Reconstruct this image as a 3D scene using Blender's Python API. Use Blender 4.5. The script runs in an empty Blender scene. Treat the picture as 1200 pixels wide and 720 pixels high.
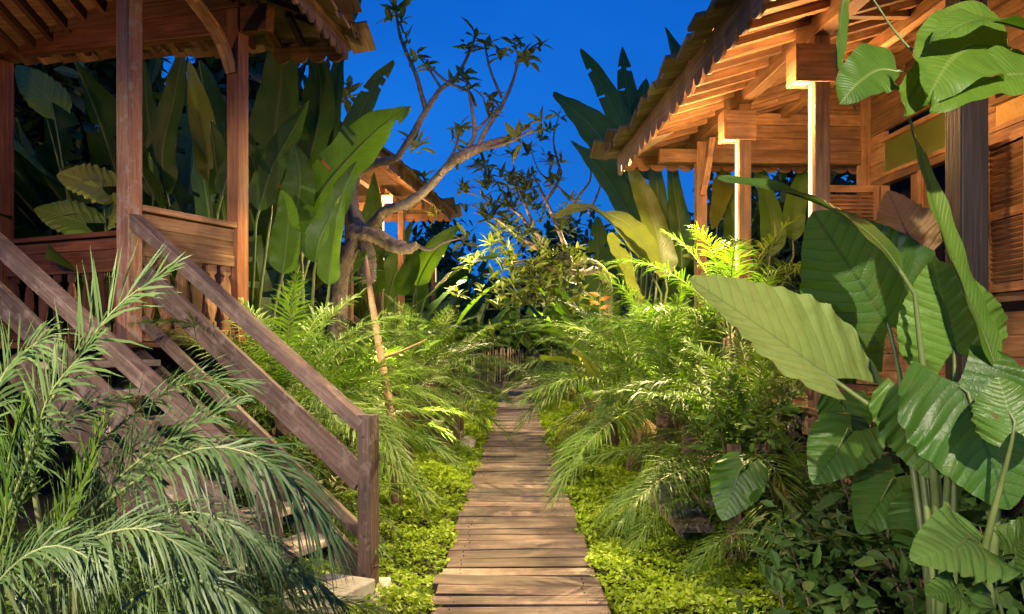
import bpy, math, random
import numpy as np
from mathutils import Vector, Matrix

random.seed(7)
RNG = np.random.default_rng(7)
scene = bpy.context.scene
COL = scene.collection
F_PX, VPX, VPY, CAM_H = 900.0, 605.0, 401.0, 1.5


def P(px, py, Y):
    """a surveyed point: bearing read off the photograph, distance Y in metres"""
    return np.array([(px - VPX) * Y / F_PX, Y, CAM_H - (py - VPY) * Y / F_PX])


def A(*v):
    return np.array(v, dtype=float)


def nrm(v):
    v = np.asarray(v, dtype=float)
    n = np.linalg.norm(v, axis=-1, keepdims=True)
    return v / np.maximum(n, 1e-9)


# ------------------------------------------------------------------ materials
def new_mat(name):
    m = bpy.data.materials.new(name)
    m.use_nodes = True
    nt = m.node_tree
    for n in list(nt.nodes):
        nt.nodes.remove(n)
    return m, nt


class NT:
    def __init__(s, nt):
        s.nt = nt

    def n(s, t, **kw):
        nd = s.nt.nodes.new(t)
        for k, v in kw.items():
            if k.startswith('i_'):
                key = k[2:]
                key = int(key) if key.isdigit() else key.replace('_', ' ')
                nd.inputs[key].default_value = v
            else:
                setattr(nd, k, v)
        return nd

    def l(s, a, b):
        s.nt.links.new(a, b)

    def math(s, op, a, b=None, clamp=False):
        nd = s.nt.nodes.new('ShaderNodeMath')
        nd.operation = op
        nd.use_clamp = clamp
        for i, x in enumerate((a, b)):
            if x is None:
                continue
            if isinstance(x, (int, float)):
                nd.inputs[i].default_value = x
            else:
                s.l(x, nd.inputs[i])
        return nd.outputs[0]

    def mix(s, fac, a, b, mode='MIX'):
        nd = s.nt.nodes.new('ShaderNodeMix')
        nd.data_type = 'RGBA'
        nd.blend_type = mode
        for i, x in ((0, fac), (6, a), (7, b)):
            if isinstance(x, (int, float)):
                nd.inputs[i].default_value = x
            elif isinstance(x, tuple):
                nd.inputs[i].default_value = (*x, 1)
            else:
                s.l(x, nd.inputs[i])
        return nd.outputs[2]

    def ramp(s, fac, stops):
        nd = s.nt.nodes.new('ShaderNodeValToRGB')
        el = nd.color_ramp.elements
        while len(el) < len(stops):
            el.new(0.5)
        for e, (p, c) in zip(el, stops):
            e.position = p
            e.color = (*c, 1) if len(c) == 3 else c
        s.l(fac, nd.inputs[0])
        return nd.outputs[0]


def wood(name, dark, light, rough=0.6, grain=1.0, bump=0.5, worn=0.0, stain=0.0):
    m, nt = new_mat(name)
    g = NT(nt)
    uv = g.n('ShaderNodeUVMap').outputs[0]
    at = g.n('ShaderNodeAttribute', attribute_name='rnd').outputs['Fac']
    mp = g.n('ShaderNodeMapping', i_Scale=(2.2 * grain, 42 * grain, 1))
    g.l(uv, mp.inputs['Vector'])
    n1 = g.n('ShaderNodeTexNoise', i_Scale=1.0, i_Detail=6.0, i_Roughness=0.62, i_Distortion=0.6)
    g.l(mp.outputs[0], n1.inputs['Vector'])
    mp2 = g.n('ShaderNodeMapping', i_Scale=(1.6, 5, 1))
    g.l(uv, mp2.inputs['Vector'])
    n2 = g.n('ShaderNodeTexNoise', i_Scale=1.3, i_Detail=4.0)
    g.l(mp2.outputs[0], n2.inputs['Vector'])
    c = g.ramp(n1.outputs[0], [(0.28, dark), (0.7, light)])
    blot = g.ramp(n2.outputs[0], [(0.3, (0.45, 0.42, 0.4)), (0.62, (1.1, 1.1, 1.1))])
    c = g.mix(0.8, c, blot, 'MULTIPLY')
    br = g.math('MULTIPLY_ADD', at, 0.95)
    nt.nodes[-1].inputs[2].default_value = 0.48
    cv = g.n('ShaderNodeCombineColor')
    for i in range(3):
        g.l(br, cv.inputs[i])
    c = g.mix(1.0, c, cv.outputs[0], 'MULTIPLY')
    if worn > 0:
        n3 = g.n('ShaderNodeTexNoise', i_Scale=9.0, i_Detail=5.0, i_Roughness=0.7)
        g.l(uv, n3.inputs['Vector'])
        f = g.ramp(n3.outputs[0], [(0.52, (0, 0, 0)), (0.62, (worn, worn, worn))])
        c = g.mix(f, c, (0.33, 0.27, 0.22))
    if stain > 0:
        geo = g.n('ShaderNodeTexCoord')
        n4 = g.n('ShaderNodeTexNoise', i_Scale=2.6, i_Detail=7.0, i_Roughness=0.7)
        g.l(geo.outputs['Object'], n4.inputs['Vector'])
        f = g.ramp(n4.outputs[0], [(0.40, (stain, stain, stain)), (0.56, (0, 0, 0))])
        c = g.mix(f, c, (0.07, 0.05, 0.042))
    b = g.n('ShaderNodeBsdfPrincipled', i_Roughness=rough)
    b.inputs['Specular IOR Level'].default_value = 0.3
    g.l(c, b.inputs['Base Color'])
    bp = g.n('ShaderNodeBump', i_Strength=bump, i_Distance=0.006)
    g.l(n1.outputs[0], bp.inputs['Height'])
    g.l(bp.outputs[0], b.inputs['Normal'])
    o = g.n('ShaderNodeOutputMaterial')
    g.l(b.outputs[0], o.inputs[0])
    return m


def leaf_mat(name, c1, c2, kind='plain', trans=0.28, rough=0.42, tcol=None, vein=None, spec=0.4):
    """kind: plain (small leaf), banana (fine cross veins), arum (strong side veins, quilted)"""
    m, nt = new_mat(name)
    g = NT(nt)
    at = g.n('ShaderNodeAttribute', attribute_name='rnd').outputs['Fac']
    oi = g.n('ShaderNodeObjectInfo').outputs['Random']
    tc = g.n('ShaderNodeTexCoord')
    nz = g.n('ShaderNodeTexNoise', i_Scale=3.5, i_Detail=4.0)
    g.l(tc.outputs['Object'], nz.inputs['Vector'])
    f = g.math('ADD', g.math('MULTIPLY', at, 0.5), g.math('MULTIPLY', oi, 0.25))
    f = g.math('ADD', f, g.math('MULTIPLY', nz.outputs[0], 0.5))
    c = g.ramp(f, [(0.25, c1), (0.95, c2)])
    uv = g.n('ShaderNodeUVMap').outputs[0]
    sp = g.n('ShaderNodeSeparateXYZ')
    g.l(uv, sp.inputs[0])
    u, v = sp.outputs[0], sp.outputs[1]
    au = g.math('ABSOLUTE', u)
    bump = None
    if kind == 'banana':
        ph = g.math('MULTIPLY', g.math('SUBTRACT', v, g.math('MULTIPLY', au, 0.10)), 200.0)
        n2 = g.math('SINE', ph)
        cmb = g.n('ShaderNodeCombineXYZ')
        g.l(g.math('MULTIPLY', au, 1.5), cmb.inputs[0])
        g.l(g.math('MULTIPLY', g.math('SUBTRACT', v, g.math('MULTIPLY', au, 0.10)), 60.0), cmb.inputs[1])
        n3 = g.n('ShaderNodeTexNoise', i_Scale=1.0, i_Detail=3.0)
        g.l(cmb.outputs[0], n3.inputs['Vector'])
        k = g.math('MULTIPLY_ADD', n3.outputs[0], 0.7)
        nt.nodes[-1].inputs[2].default_value = 0.65
        cc = g.n('ShaderNodeCombineColor')
        for i in range(3):
            g.l(k, cc.inputs[i])
        c = g.mix(1.0, c, cc.outputs[0], 'MULTIPLY')
        mid = g.math('LESS_THAN', au, 0.055)
        c = g.mix(g.math('MULTIPLY', mid, 0.6), c, vein or (0.16, 0.22, 0.05))
        bump = g.math('ADD', g.math('MULTIPLY', n2, 0.15), n3.outputs[0])
        # dry brown margins and flecks
        n4 = g.n('ShaderNodeTexNoise', i_Scale=7.0, i_Detail=5.0)
        g.l(tc.outputs['Object'], n4.inputs['Vector'])
        ed = g.math('GREATER_THAN', g.math('ADD', g.math('MULTIPLY', n4.outputs[0], 0.35), g.math('MULTIPLY', au, 0.9)), 1.085)
        c = g.mix(g.math('MULTIPLY', ed, 0.8), c, (0.13, 0.085, 0.03))
    elif kind == 'arum':
        nw = g.n('ShaderNodeTexNoise', i_Scale=5.0, i_Detail=2.0)
        g.l(tc.outputs['Object'], nw.inputs['Vector'])
        s = g.math('MULTIPLY', g.math('SUBTRACT', v, g.math('MULTIPLY', g.math('POWER', au, 1.25), 0.42)), 11.0)
        s = g.math('ADD', s, g.math('MULTIPLY', nw.outputs[0], 0.9))
        fr = g.math('FRACT', s)
        tri = g.math('ABSOLUTE', g.math('SUBTRACT', fr, 0.5))       # .5 at vein, 0 between
        ln = g.ramp(tri, [(0.43, (0, 0, 0)), (0.49, (1, 1, 1))])
        mid = g.math('LESS_THAN', au, 0.022)
        lm = g.math('MAXIMUM', ln, mid)
        c = g.mix(g.math('MULTIPLY', lm, 0.55), c, vein or (0.2, 0.3, 0.09))
        n3 = g.n('ShaderNodeTexNoise', i_Scale=26.0, i_Detail=3.0)
        g.l(tc.outputs['Object'], n3.inputs['Vector'])
        vo = g.n('ShaderNodeTexVoronoi', i_Scale=42.0)
        vo.feature = 'DISTANCE_TO_EDGE'
        g.l(tc.outputs['Object'], vo.inputs['Vector'])
        cell = g.math('MINIMUM', g.math('MULTIPLY', vo.outputs['Distance'], 3.0), 0.5)
        bump = g.math('ADD', g.math('MULTIPLY', g.math('POWER', tri, 2.0), -0.8), g.math('MULTIPLY', n3.outputs[0], 0.2))
        bump = g.math('ADD', bump, g.math('MULTIPLY', cell, 0.12))
        n5 = g.n('ShaderNodeTexNoise', i_Scale=9.0, i_Detail=6.0, i_Roughness=0.7)
        g.l(tc.outputs['Object'], n5.inputs['Vector'])
        c = g.mix(g.ramp(n5.outputs[0], [(0.30, (0.4, 0.4, 0.4)), (0.5, (0, 0, 0))]), c, (0.10, 0.12, 0.02))
        ed = g.math('GREATER_THAN', g.math('ADD', g.math('MULTIPLY', n5.outputs[0], 0.3), au), 1.12)
        c = g.mix(g.math('MULTIPLY', ed, 0.7), c, (0.16, 0.11, 0.04))
        sp_ = g.ramp(n5.outputs[0], [(0.66, (0, 0, 0)), (0.69, (0.8, 0.8, 0.8))])
        c = g.mix(sp_, c, (0.12, 0.07, 0.02))
    b = g.n('ShaderNodeBsdfPrincipled', i_Roughness=rough)
    b.inputs['Specular IOR Level'].default_value = spec
    g.l(c, b.inputs['Base Color'])
    t = g.n('ShaderNodeBsdfTranslucent')
    tcn = g.mix(1.0, c, tcol or (1.5, 1.6, 0.5), 'MULTIPLY')
    g.l(tcn, t.inputs[0])
    if bump is not None:
        bp = g.n('ShaderNodeBump', i_Strength=0.6, i_Distance=0.012 if kind == 'arum' else 0.004)
        g.l(bump, bp.inputs['Height'])
        g.l(bp.outputs[0], b.inputs['Normal'])
    mx = g.n('ShaderNodeMixShader', i_0=trans)
    g.l(b.outputs[0], mx.inputs[1])
    g.l(t.outputs[0], mx.inputs[2])
    o = g.n('ShaderNodeOutputMaterial')
    g.l(mx.outputs[0], o.inputs[0])
    return m


def noisy(name, c1, c2, scale, rough=0.85, bump=0.5, bd=0.01, coord='Object'):
    m, nt = new_mat(name)
    g = NT(nt)
    tc = g.n('ShaderNodeTexCoord')
    n1 = g.n('ShaderNodeTexNoise', i_Scale=scale, i_Detail=8.0, i_Roughness=0.65)
    g.l(tc.outputs[coord], n1.inputs['Vector'])
    n2 = g.n('ShaderNodeTexNoise', i_Scale=scale * 0.17, i_Detail=3.0)
    g.l(tc.outputs[coord], n2.inputs['Vector'])
    f = g.math('ADD', g.math('MULTIPLY', n1.outputs[0], 0.6), g.math('MULTIPLY', n2.outputs[0], 0.4))
    c = g.ramp(f, [(0.35, c1), (0.65, c2)])
    b = g.n('ShaderNodeBsdfPrincipled', i_Roughness=rough)
    g.l(c, b.inputs['Base Color'])
    bp = g.n('ShaderNodeBump', i_Strength=bump, i_Distance=bd)
    g.l(n1.outputs[0], bp.inputs['Height'])
    g.l(bp.outputs[0], b.inputs['Normal'])
    o = g.n('ShaderNodeOutputMaterial')
    g.l(b.outputs[0], o.inputs[0])
    return m


def emit(name, col, s):
    m, nt = new_mat(name)
    g = NT(nt)
    e = g.n('ShaderNodeEmission', i_Strength=s)
    e.inputs[0].default_value = (*col, 1)
    o = g.n('ShaderNodeOutputMaterial')
    g.l(e.outputs[0], o.inputs[0])
    return m


M = {}
M['deck'] = wood('boardwalk_wood', (0.07, 0.045, 0.037), (0.32, 0.222, 0.178), 0.72, 0.8, 1.0, stain=0.8)
M['teak'] = wood('teak_wood', (0.15, 0.072, 0.032), (0.42, 0.24, 0.125), 0.55, 1.0, 0.7, stain=0.45)
M['redteak'] = wood('red_teak_wood', (0.11, 0.04, 0.018), (0.27, 0.11, 0.05), 0.5, 1.0, 0.6)
M['old'] = wood('weathered_post_wood', (0.14, 0.062, 0.036), (0.32, 0.16, 0.095), 0.55, 1.2, 1.0, worn=0.75)
M['rail'] = wood('grey_rail_wood', (0.06, 0.035, 0.025), (0.22, 0.14, 0.105), 0.62, 1.1, 0.9, worn=0.35, stain=0.5)
M['unlitpost'] = wood('unlit_post_wood', (0.018, 0.012, 0.009), (0.055, 0.037, 0.027), 0.6, 1.2, 0.8)  # nearest post out of the lamplight, its shade put into darker wood
M['darkroof'] = wood('dark_roof_wood', (0.05, 0.024, 0.013), (0.13, 0.06, 0.03), 0.6)
M['tile'] = wood('shingle_wood', (0.10, 0.06, 0.035), (0.26, 0.16, 0.09), 0.7, 0.7, 0.8)
M['tread'] = wood('pale_tread_wood', (0.28, 0.21, 0.15), (0.48, 0.38, 0.29), 0.65, 0.8, 0.5)
M['concrete'] = noisy('concrete', (0.30, 0.27, 0.23), (0.50, 0.46, 0.40), 22, 0.9, 0.4)
M['soil'] = noisy('soil', (0.018, 0.013, 0.008), (0.06, 0.042, 0.025), 14, 0.95, 0.8, 0.03)
M['bark'] = noisy('frangipani_bark', (0.13, 0.095, 0.068), (0.42, 0.32, 0.24), 24, 0.8, 1.0, 0.02)
M['palmtrunk'] = noisy('palm_trunk', (0.07, 0.045, 0.025), (0.2, 0.13, 0.08), 40, 0.9, 1.0, 0.02)
M['sapling'] = noisy('sapling_bark', (0.16, 0.09, 0.05), (0.36, 0.22, 0.13), 30, 0.8, 0.8, 0.01)
M['palm'] = leaf_mat('palm_leaf', (0.03, 0.08, 0.008), (0.108, 0.178, 0.02), trans=0.26, rough=0.5, spec=0.22)
M['palmgrey'] = leaf_mat('grey_palm_leaf', (0.032, 0.074, 0.018), (0.108, 0.16, 0.052), trans=0.2, rough=0.5, spec=0.35)
M['rachis'] = noisy('palm_rib', (0.10, 0.14, 0.04), (0.20, 0.22, 0.08), 12, 0.5, 0.1)
M['heli'] = leaf_mat('heliconia_leaf', (0.035, 0.09, 0.010), (0.11, 0.20, 0.022), 'banana', 0.28, 0.45, spec=0.3)
M['helidark'] = leaf_mat('dark_heliconia_leaf', (0.02, 0.055, 0.010), (0.06, 0.115, 0.02), 'banana', 0.24, 0.48, spec=0.28)
M['heliyellow'] = leaf_mat('yellow_heliconia_leaf', (0.10, 0.14, 0.016), (0.22, 0.24, 0.035), 'banana', 0.3, 0.38)
M['petiole'] = noisy('leaf_stalk', (0.07, 0.11, 0.025), (0.16, 0.20, 0.06), 9, 0.45, 0.1)
M['arum'] = leaf_mat('elephant_ear_leaf', (0.05, 0.125, 0.014), (0.12, 0.22, 0.035), 'arum', 0.25, 0.42, spec=0.4)
M['arumpale'] = leaf_mat('pale_elephant_ear_leaf', (0.14, 0.215, 0.042), (0.25, 0.32, 0.085), 'arum', 0.22, 0.42, vein=(0.09, 0.13, 0.03), spec=0.4)
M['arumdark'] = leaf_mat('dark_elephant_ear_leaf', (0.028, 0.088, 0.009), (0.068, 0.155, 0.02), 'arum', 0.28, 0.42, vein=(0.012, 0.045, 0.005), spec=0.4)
M['arumdry'] = leaf_mat('dry_elephant_ear_leaf', (0.15, 0.10, 0.04), (0.28, 0.19, 0.08), 'arum', 0.25, 0.6, tcol=(1.4, 1.1, 0.6), vein=(0.10, 0.06, 0.02))
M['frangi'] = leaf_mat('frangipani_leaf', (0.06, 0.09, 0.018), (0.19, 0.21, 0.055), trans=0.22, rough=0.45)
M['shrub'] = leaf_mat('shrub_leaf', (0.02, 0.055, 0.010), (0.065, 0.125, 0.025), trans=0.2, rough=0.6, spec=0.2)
M['cover'] = leaf_mat('ground_cover_leaf', (0.10, 0.19, 0.006), (0.36, 0.47, 0.018), trans=0.3, rough=0.5, tcol=(1.3, 1.4, 0.5))
M['farleaf'] = leaf_mat('far_leaf', (0.03, 0.06, 0.018), (0.07, 0.11, 0.03), trans=0.15, rough=0.5)
M['green'] = noisy('green_paint', (0.075, 0.10, 0.018), (0.10, 0.13, 0.025), 6, 0.5, 0.1)
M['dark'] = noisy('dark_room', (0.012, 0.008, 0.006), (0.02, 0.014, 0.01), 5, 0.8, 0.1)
M['cane'] = noisy('woven_cane', (0.30, 0.18, 0.05), (0.50, 0.33, 0.12), 90, 0.6, 1.0, 0.01)
M['pale'] = noisy('pale_board', (0.42, 0.33, 0.28), (0.58, 0.48, 0.42), 9, 0.7, 0.2)
M['lamp'] = emit('lamp_glow', (1.0, 0.62, 0.26), 14.0)
M['litface'] = emit('lit_post_face', (1.0, 0.68, 0.36), 3.0)  # glow stands in for the post face washed out by the downlight
M['arumlit'] = leaf_mat('lit_elephant_ear_leaf', (0.085, 0.19, 0.022), (0.17, 0.30, 0.05), 'arum', 0.25, 0.42, spec=0.4, vein=(0.2, 0.32, 0.08))  # brighter elephant ear copy, strong lamplight put into its colour
M['orange'] = leaf_mat('orange_bract', (0.55, 0.14, 0.02), (0.8, 0.25, 0.04), trans=0.2, tcol=(1, 1, 1))
M['metal'] = noisy('dark_metal', (0.03, 0.03, 0.03), (0.05, 0.05, 0.05), 20, 0.4, 0.1)


# ------------------------------------------------------------------ mesh builder
class MB:
    def __init__(s):
        s.V, s.F, s.U, s.R, s.n = [], [], [], [], 0

    def add(s, V, F, UV=None, R=None, loopuv=None):
        V = np.asarray(V, float).reshape(-1, 3)
        F = np.asarray(F, int)
        if R is None:
            R = np.full(len(V), random.random())
        elif np.isscalar(R):
            R = np.full(len(V), float(R))
        s.V.append(V)
        s.R.append(R)
        if loopuv is None:
            if UV is None:
                UV = V[:, :2]
            loopuv = np.asarray(UV, float)[F.ravel()]
        s.F.append(F + s.n)
        s.U.append(np.asarray(loopuv, float).reshape(-1, 2))
        s.n += len(V)

    def build(s, name, mat, parent=None, smooth=False, bevel=0.0, loc=None):
        me = bpy.data.meshes.new(name)
        V = np.concatenate(s.V)
        if loc is not None:
            V = V - np.asarray(loc, float)
        loops = np.concatenate([f.ravel() for f in s.F])
        sizes = np.concatenate([np.full(len(f), f.shape[1]) for f in s.F])
        starts = np.concatenate([[0], np.cumsum(sizes)[:-1]])
        me.vertices.add(len(V))
        me.vertices.foreach_set('co', V.ravel())
        me.loops.add(len(loops))
        me.loops.foreach_set('vertex_index', loops)
        me.polygons.add(len(sizes))
        me.polygons.foreach_set('loop_start', starts)
        me.polygons.foreach_set('loop_total', sizes)
        uvl = me.uv_layers.new(name='UVMap')
        uvl.data.foreach_set('uv', np.concatenate(s.U).ravel())
        at = me.attributes.new('rnd', 'FLOAT', 'POINT')
        at.data.foreach_set('value', np.concatenate(s.R))
        me.polygons.foreach_set('use_smooth', np.full(len(sizes), bool(smooth)))
        me.update(calc_edges=True)
        me.validate()
        me.materials.append(mat)
        o = bpy.data.objects.new(name, me)
        COL.objects.link(o)
        if loc is not None:
            o.location = loc
        if parent is not None:
            o.parent = parent
            # geometry is given in world space: bring it into the parent's frame
            o.matrix_parent_inverse = PINV.get(parent.name, Matrix.Identity(4))
        if bevel > 0:
            b = o.modifiers.new('soft_edges', 'BEVEL')
            b.width = bevel
            b.segments = 2
            b.limit_method = 'ANGLE'
        return o


PINV = {}


def thing(name, label, cat, loc=(0, 0, 0), rz=0.0, scale=1.0, group=None, world=True):
    """an Empty at the thing's base; world=True: children's geometry is given in world coordinates"""
    o = bpy.data.objects.new(name, None)
    COL.objects.link(o)
    o.empty_display_size = 0.2
    o.location = loc
    o.rotation_euler = (0, 0, rz)
    o.scale = (scale,) * 3
    o['label'] = label
    o['category'] = cat
    if group:
        o['group'] = group
    if world:
        PINV[o.name] = Matrix.Translation(Vector([-float(c) for c in loc]))
    return o


def tag(o, label, cat, group=None, kind=None):
    o['label'] = label
    o['category'] = cat
    if group:
        o['group'] = group
    if kind:
        o['kind'] = kind
    return o


QF = np.array([[0, 1, 2, 3], [7, 6, 5, 4], [0, 4, 5, 1], [1, 5, 6, 2], [2, 6, 7, 3], [3, 7, 4, 0]])


def beam(mb, p0, p1, w, h, up=(0, 0, 1), jit=0.0, r=None):
    """box from p0 to p1, w sideways, h along up (centred)"""
    p0, p1 = np.asarray(p0, float), np.asarray(p1, float)
    d = nrm(p1 - p0)
    up = np.asarray(up, float)
    s = nrm(np.cross(d, up))
    n = np.cross(s, d)
    L = np.linalg.norm(p1 - p0)
    c = []
    for p in (p0, p1):
        jj = RNG.normal(0, 1, 2) * jit
        for a, b in ((-1, -1), (1, -1), (1, 1), (-1, 1)):
            c.append(p + s * (a * w / 2 + jj[0]) + n * (b * h / 2 + jj[1]))
    V = np.array(c)
    ou, ov = random.random() * 20, random.random() * 20
    lu = []
    # face corner uv: u = along, v = around
    cum = {0: 0, 1: w, 2: w + h, 3: 2 * w + h}
    for f in QF[:2]:
        for i in f:
            k = i % 4
            a, b = ((-1, -1), (1, -1), (1, 1), (-1, 1))[k]
            lu.append((ou + a * 0.01, ov + b * h / 2 + a * w / 2))
    for fi, f in enumerate(QF[2:]):
        base = [0, w, w + h, 2 * w + h][fi]
        ext = [w, h, w, h][fi]
        for q, i in enumerate(f):
            along = 0 if i < 4 else L
            first = fi if i in (fi, fi + 4) else None
            off = 0 if i % 4 == fi else ext
            lu.append((ou + along, ov + base + off))
    mb.add(V, QF[:, ::-1], R=random.random() if r is None else r,
           loopuv=np.array(lu).reshape(6, 4, 2)[:, ::-1].reshape(-1, 2))


def box(mb, lo, hi, r=None):
    lo, hi = np.asarray(lo, float), np.asarray(hi, float)
    c = (lo + hi) / 2
    s = hi - lo
    k = int(np.argmax(s))
    d = np.zeros(3)
    d[k] = s[k] / 2
    up = A(0, 0, 1) if k != 2 else A(0, 1, 0)
    sd = np.cross(nrm(d), up)
    beam(mb, c - d, c + d, abs(np.dot(sd, s)), abs(np.dot(up, s)), up, r=r)


def spline(pts, n):
    """Catmull-Rom through the points, n samples, evenly spaced"""
    p = np.asarray(pts, float)
    if len(p) == 2:
        t = np.linspace(0, 1, n)[:, None]
        return p[0] * (1 - t) + p[1] * t
    q = np.vstack([2 * p[0] - p[1], p, 2 * p[-1] - p[-2]])
    out = []
    for i in range(1, len(q) - 2):
        t = np.linspace(0, 1, 12, endpoint=False)[:, None]
        a, b, c, d = q[i - 1], q[i], q[i + 1], q[i + 2]
        out.append(0.5 * ((2 * b) + (c - a) * t + (2 * a - 5 * b + 4 * c - d) * t ** 2 + (3 * b - a - 3 * c + d) * t ** 3))
    out = np.vstack(out + [p[-1:]])
    s = np.concatenate([[0], np.cumsum(np.linalg.norm(np.diff(out, axis=0), axis=1))])
    t = np.linspace(0, s[-1], n)
    return np.stack([np.interp(t, s, out[:, k]) for k in range(3)], 1)


def frames(c, up):
    T = nrm(np.gradient(c, axis=0))
    up = np.asarray(up, float)
    S = nrm(np.cross(T, up[None] if up.ndim == 1 else up))
    N = np.cross(S, T)
    return T, S, N


def tube(mb, pts, r0, r1, n=None, k=7, bumpy=0.0, cap=True, r=None):
    n = n or max(4, len(pts) * 3)
    c = spline(pts, n)
    ref = A(0.31, 0.77, 0.2)
    T = nrm(np.gradient(c, axis=0))
    S = nrm(np.cross(T, ref))
    N = np.cross(S, T)
    if np.ndim(r0) > 0:
        rad = np.interp(np.linspace(0, 1, n), np.linspace(0, 1, len(r0)), r0)
    else:
        rad = np.linspace(r0, r1, n)
    a = np.linspace(0, 2 * np.pi, k, endpoint=False)
    rr = rad[:, None] * (1 + bumpy * RNG.normal(0, 1, (n, k)))
    V = c[:, None] + rr[..., None] * (np.cos(a)[None, :, None] * S[:, None] + np.sin(a)[None, :, None] * N[:, None])
    idx = np.arange(n * k).reshape(n, k)
    nx = np.roll(idx, -1, 1)
    F = np.stack([idx[:-1], nx[:-1], nx[1:], idx[1:]], -1).reshape(-1, 4)
    UV = np.stack(np.meshgrid(np.linspace(0, 1, n), np.linspace(0, 1, k), indexing='ij'), -1).reshape(-1, 2)
    mb.add(V.reshape(-1, 3), F, UV, R=r)
    if cap:
        for e, s in ((0, -1), (n - 1, 1)):
            Vc = np.vstack([V[e], c[e:e + 1] + T[e] * s * rad[e] * 0.4])
            i = np.arange(k)
            Fc = np.stack([i, np.roll(i, -1), np.full(k, k)], 1)
            if s < 0:
                Fc = Fc[:, ::-1]
            mb.add(Vc, Fc, R=r)


# ------------------------------------------------------------------ leaf generators
def frond(mb, pts, L=0.26, w=0.012, n=44, up=(0, 0, 1), lift=0.35, droop=0.35, start=0.2, fwd=0.55, rib=None, rr=0.007, mess=1.0):
    """pinnate palm frond: pts is the rib, leaflets of length L on both sides"""
    c = spline(pts, 60)
    T, S, N = frames(c, up)
    for side in (-1, 1):
        s = np.linspace(0, 1, n) + RNG.normal(0, 0.25 / n, n)
        s = np.clip(s, 0, 1)
        ti = (start + (1 - start) * s) * 59
        i0 = np.clip(ti.astype(int), 0, 58)
        fr = (ti - i0)[:, None]
        b = c[i0] * (1 - fr) + c[i0 + 1] * fr
        t, sd, nn = T[i0], S[i0], N[i0]
        ln = L * (0.45 + 0.55 * np.sin(np.pi * np.clip(0.15 + 0.75 * s, 0, 1))) * (1 - 0.35 * s ** 4) * (1 + RNG.normal(0, 0.07, n) * mess)
        a = fwd + 0.75 * s ** 2 + RNG.normal(0, 0.09, n) * mess
        d = sd * (side * np.cos(a))[:, None] + t * np.sin(a)[:, None] + nn * (lift + RNG.normal(0, 0.14, n) * mess)[:, None]
        d = nrm(d)
        wv = nrm(np.cross(d, nn) + nn * RNG.normal(0, 0.25, n)[:, None])
        st = np.array([0, 0.3, 0.65, 1.0])
        wd = np.array([0.45, 1.0, 0.75, 0.04])
        dr = droop * (1 + RNG.normal(0, 0.25, n) * mess)
        pos = b[:, None] + d[:, None] * (ln[:, None] * st[None])[..., None]
        pos[..., 2] -= (dr * ln)[:, None] * st[None] ** 2
        hw = (w * 0.5 * (0.6 + 0.4 * ln / L))[:, None] * wd[None]
        V = np.stack([pos - wv[:, None] * hw[..., None], pos + wv[:, None] * hw[..., None]], 2)  # n,4,2,3
        idx = np.arange(n * 8).reshape(n, 4, 2)
        F = np.stack([idx[:, :-1, 0], idx[:, :-1, 1], idx[:, 1:, 1], idx[:, 1:, 0]], -1).reshape(-1, 4)
        UV = np.zeros((n, 4, 2, 2))
        UV[..., 0, 0], UV[..., 1, 0] = -1, 1
        UV[..., 1] = st[None, :, None]
        mb.add(V.reshape(-1, 3), F, UV.reshape(-1, 2), R=np.repeat(RNG.random(n) * 0.8 + 0.1, 8))
    tube(rib if rib is not None else mb, pts, rr, rr * 0.25, n=14, k=5, cap=False, r=0.6)


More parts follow.
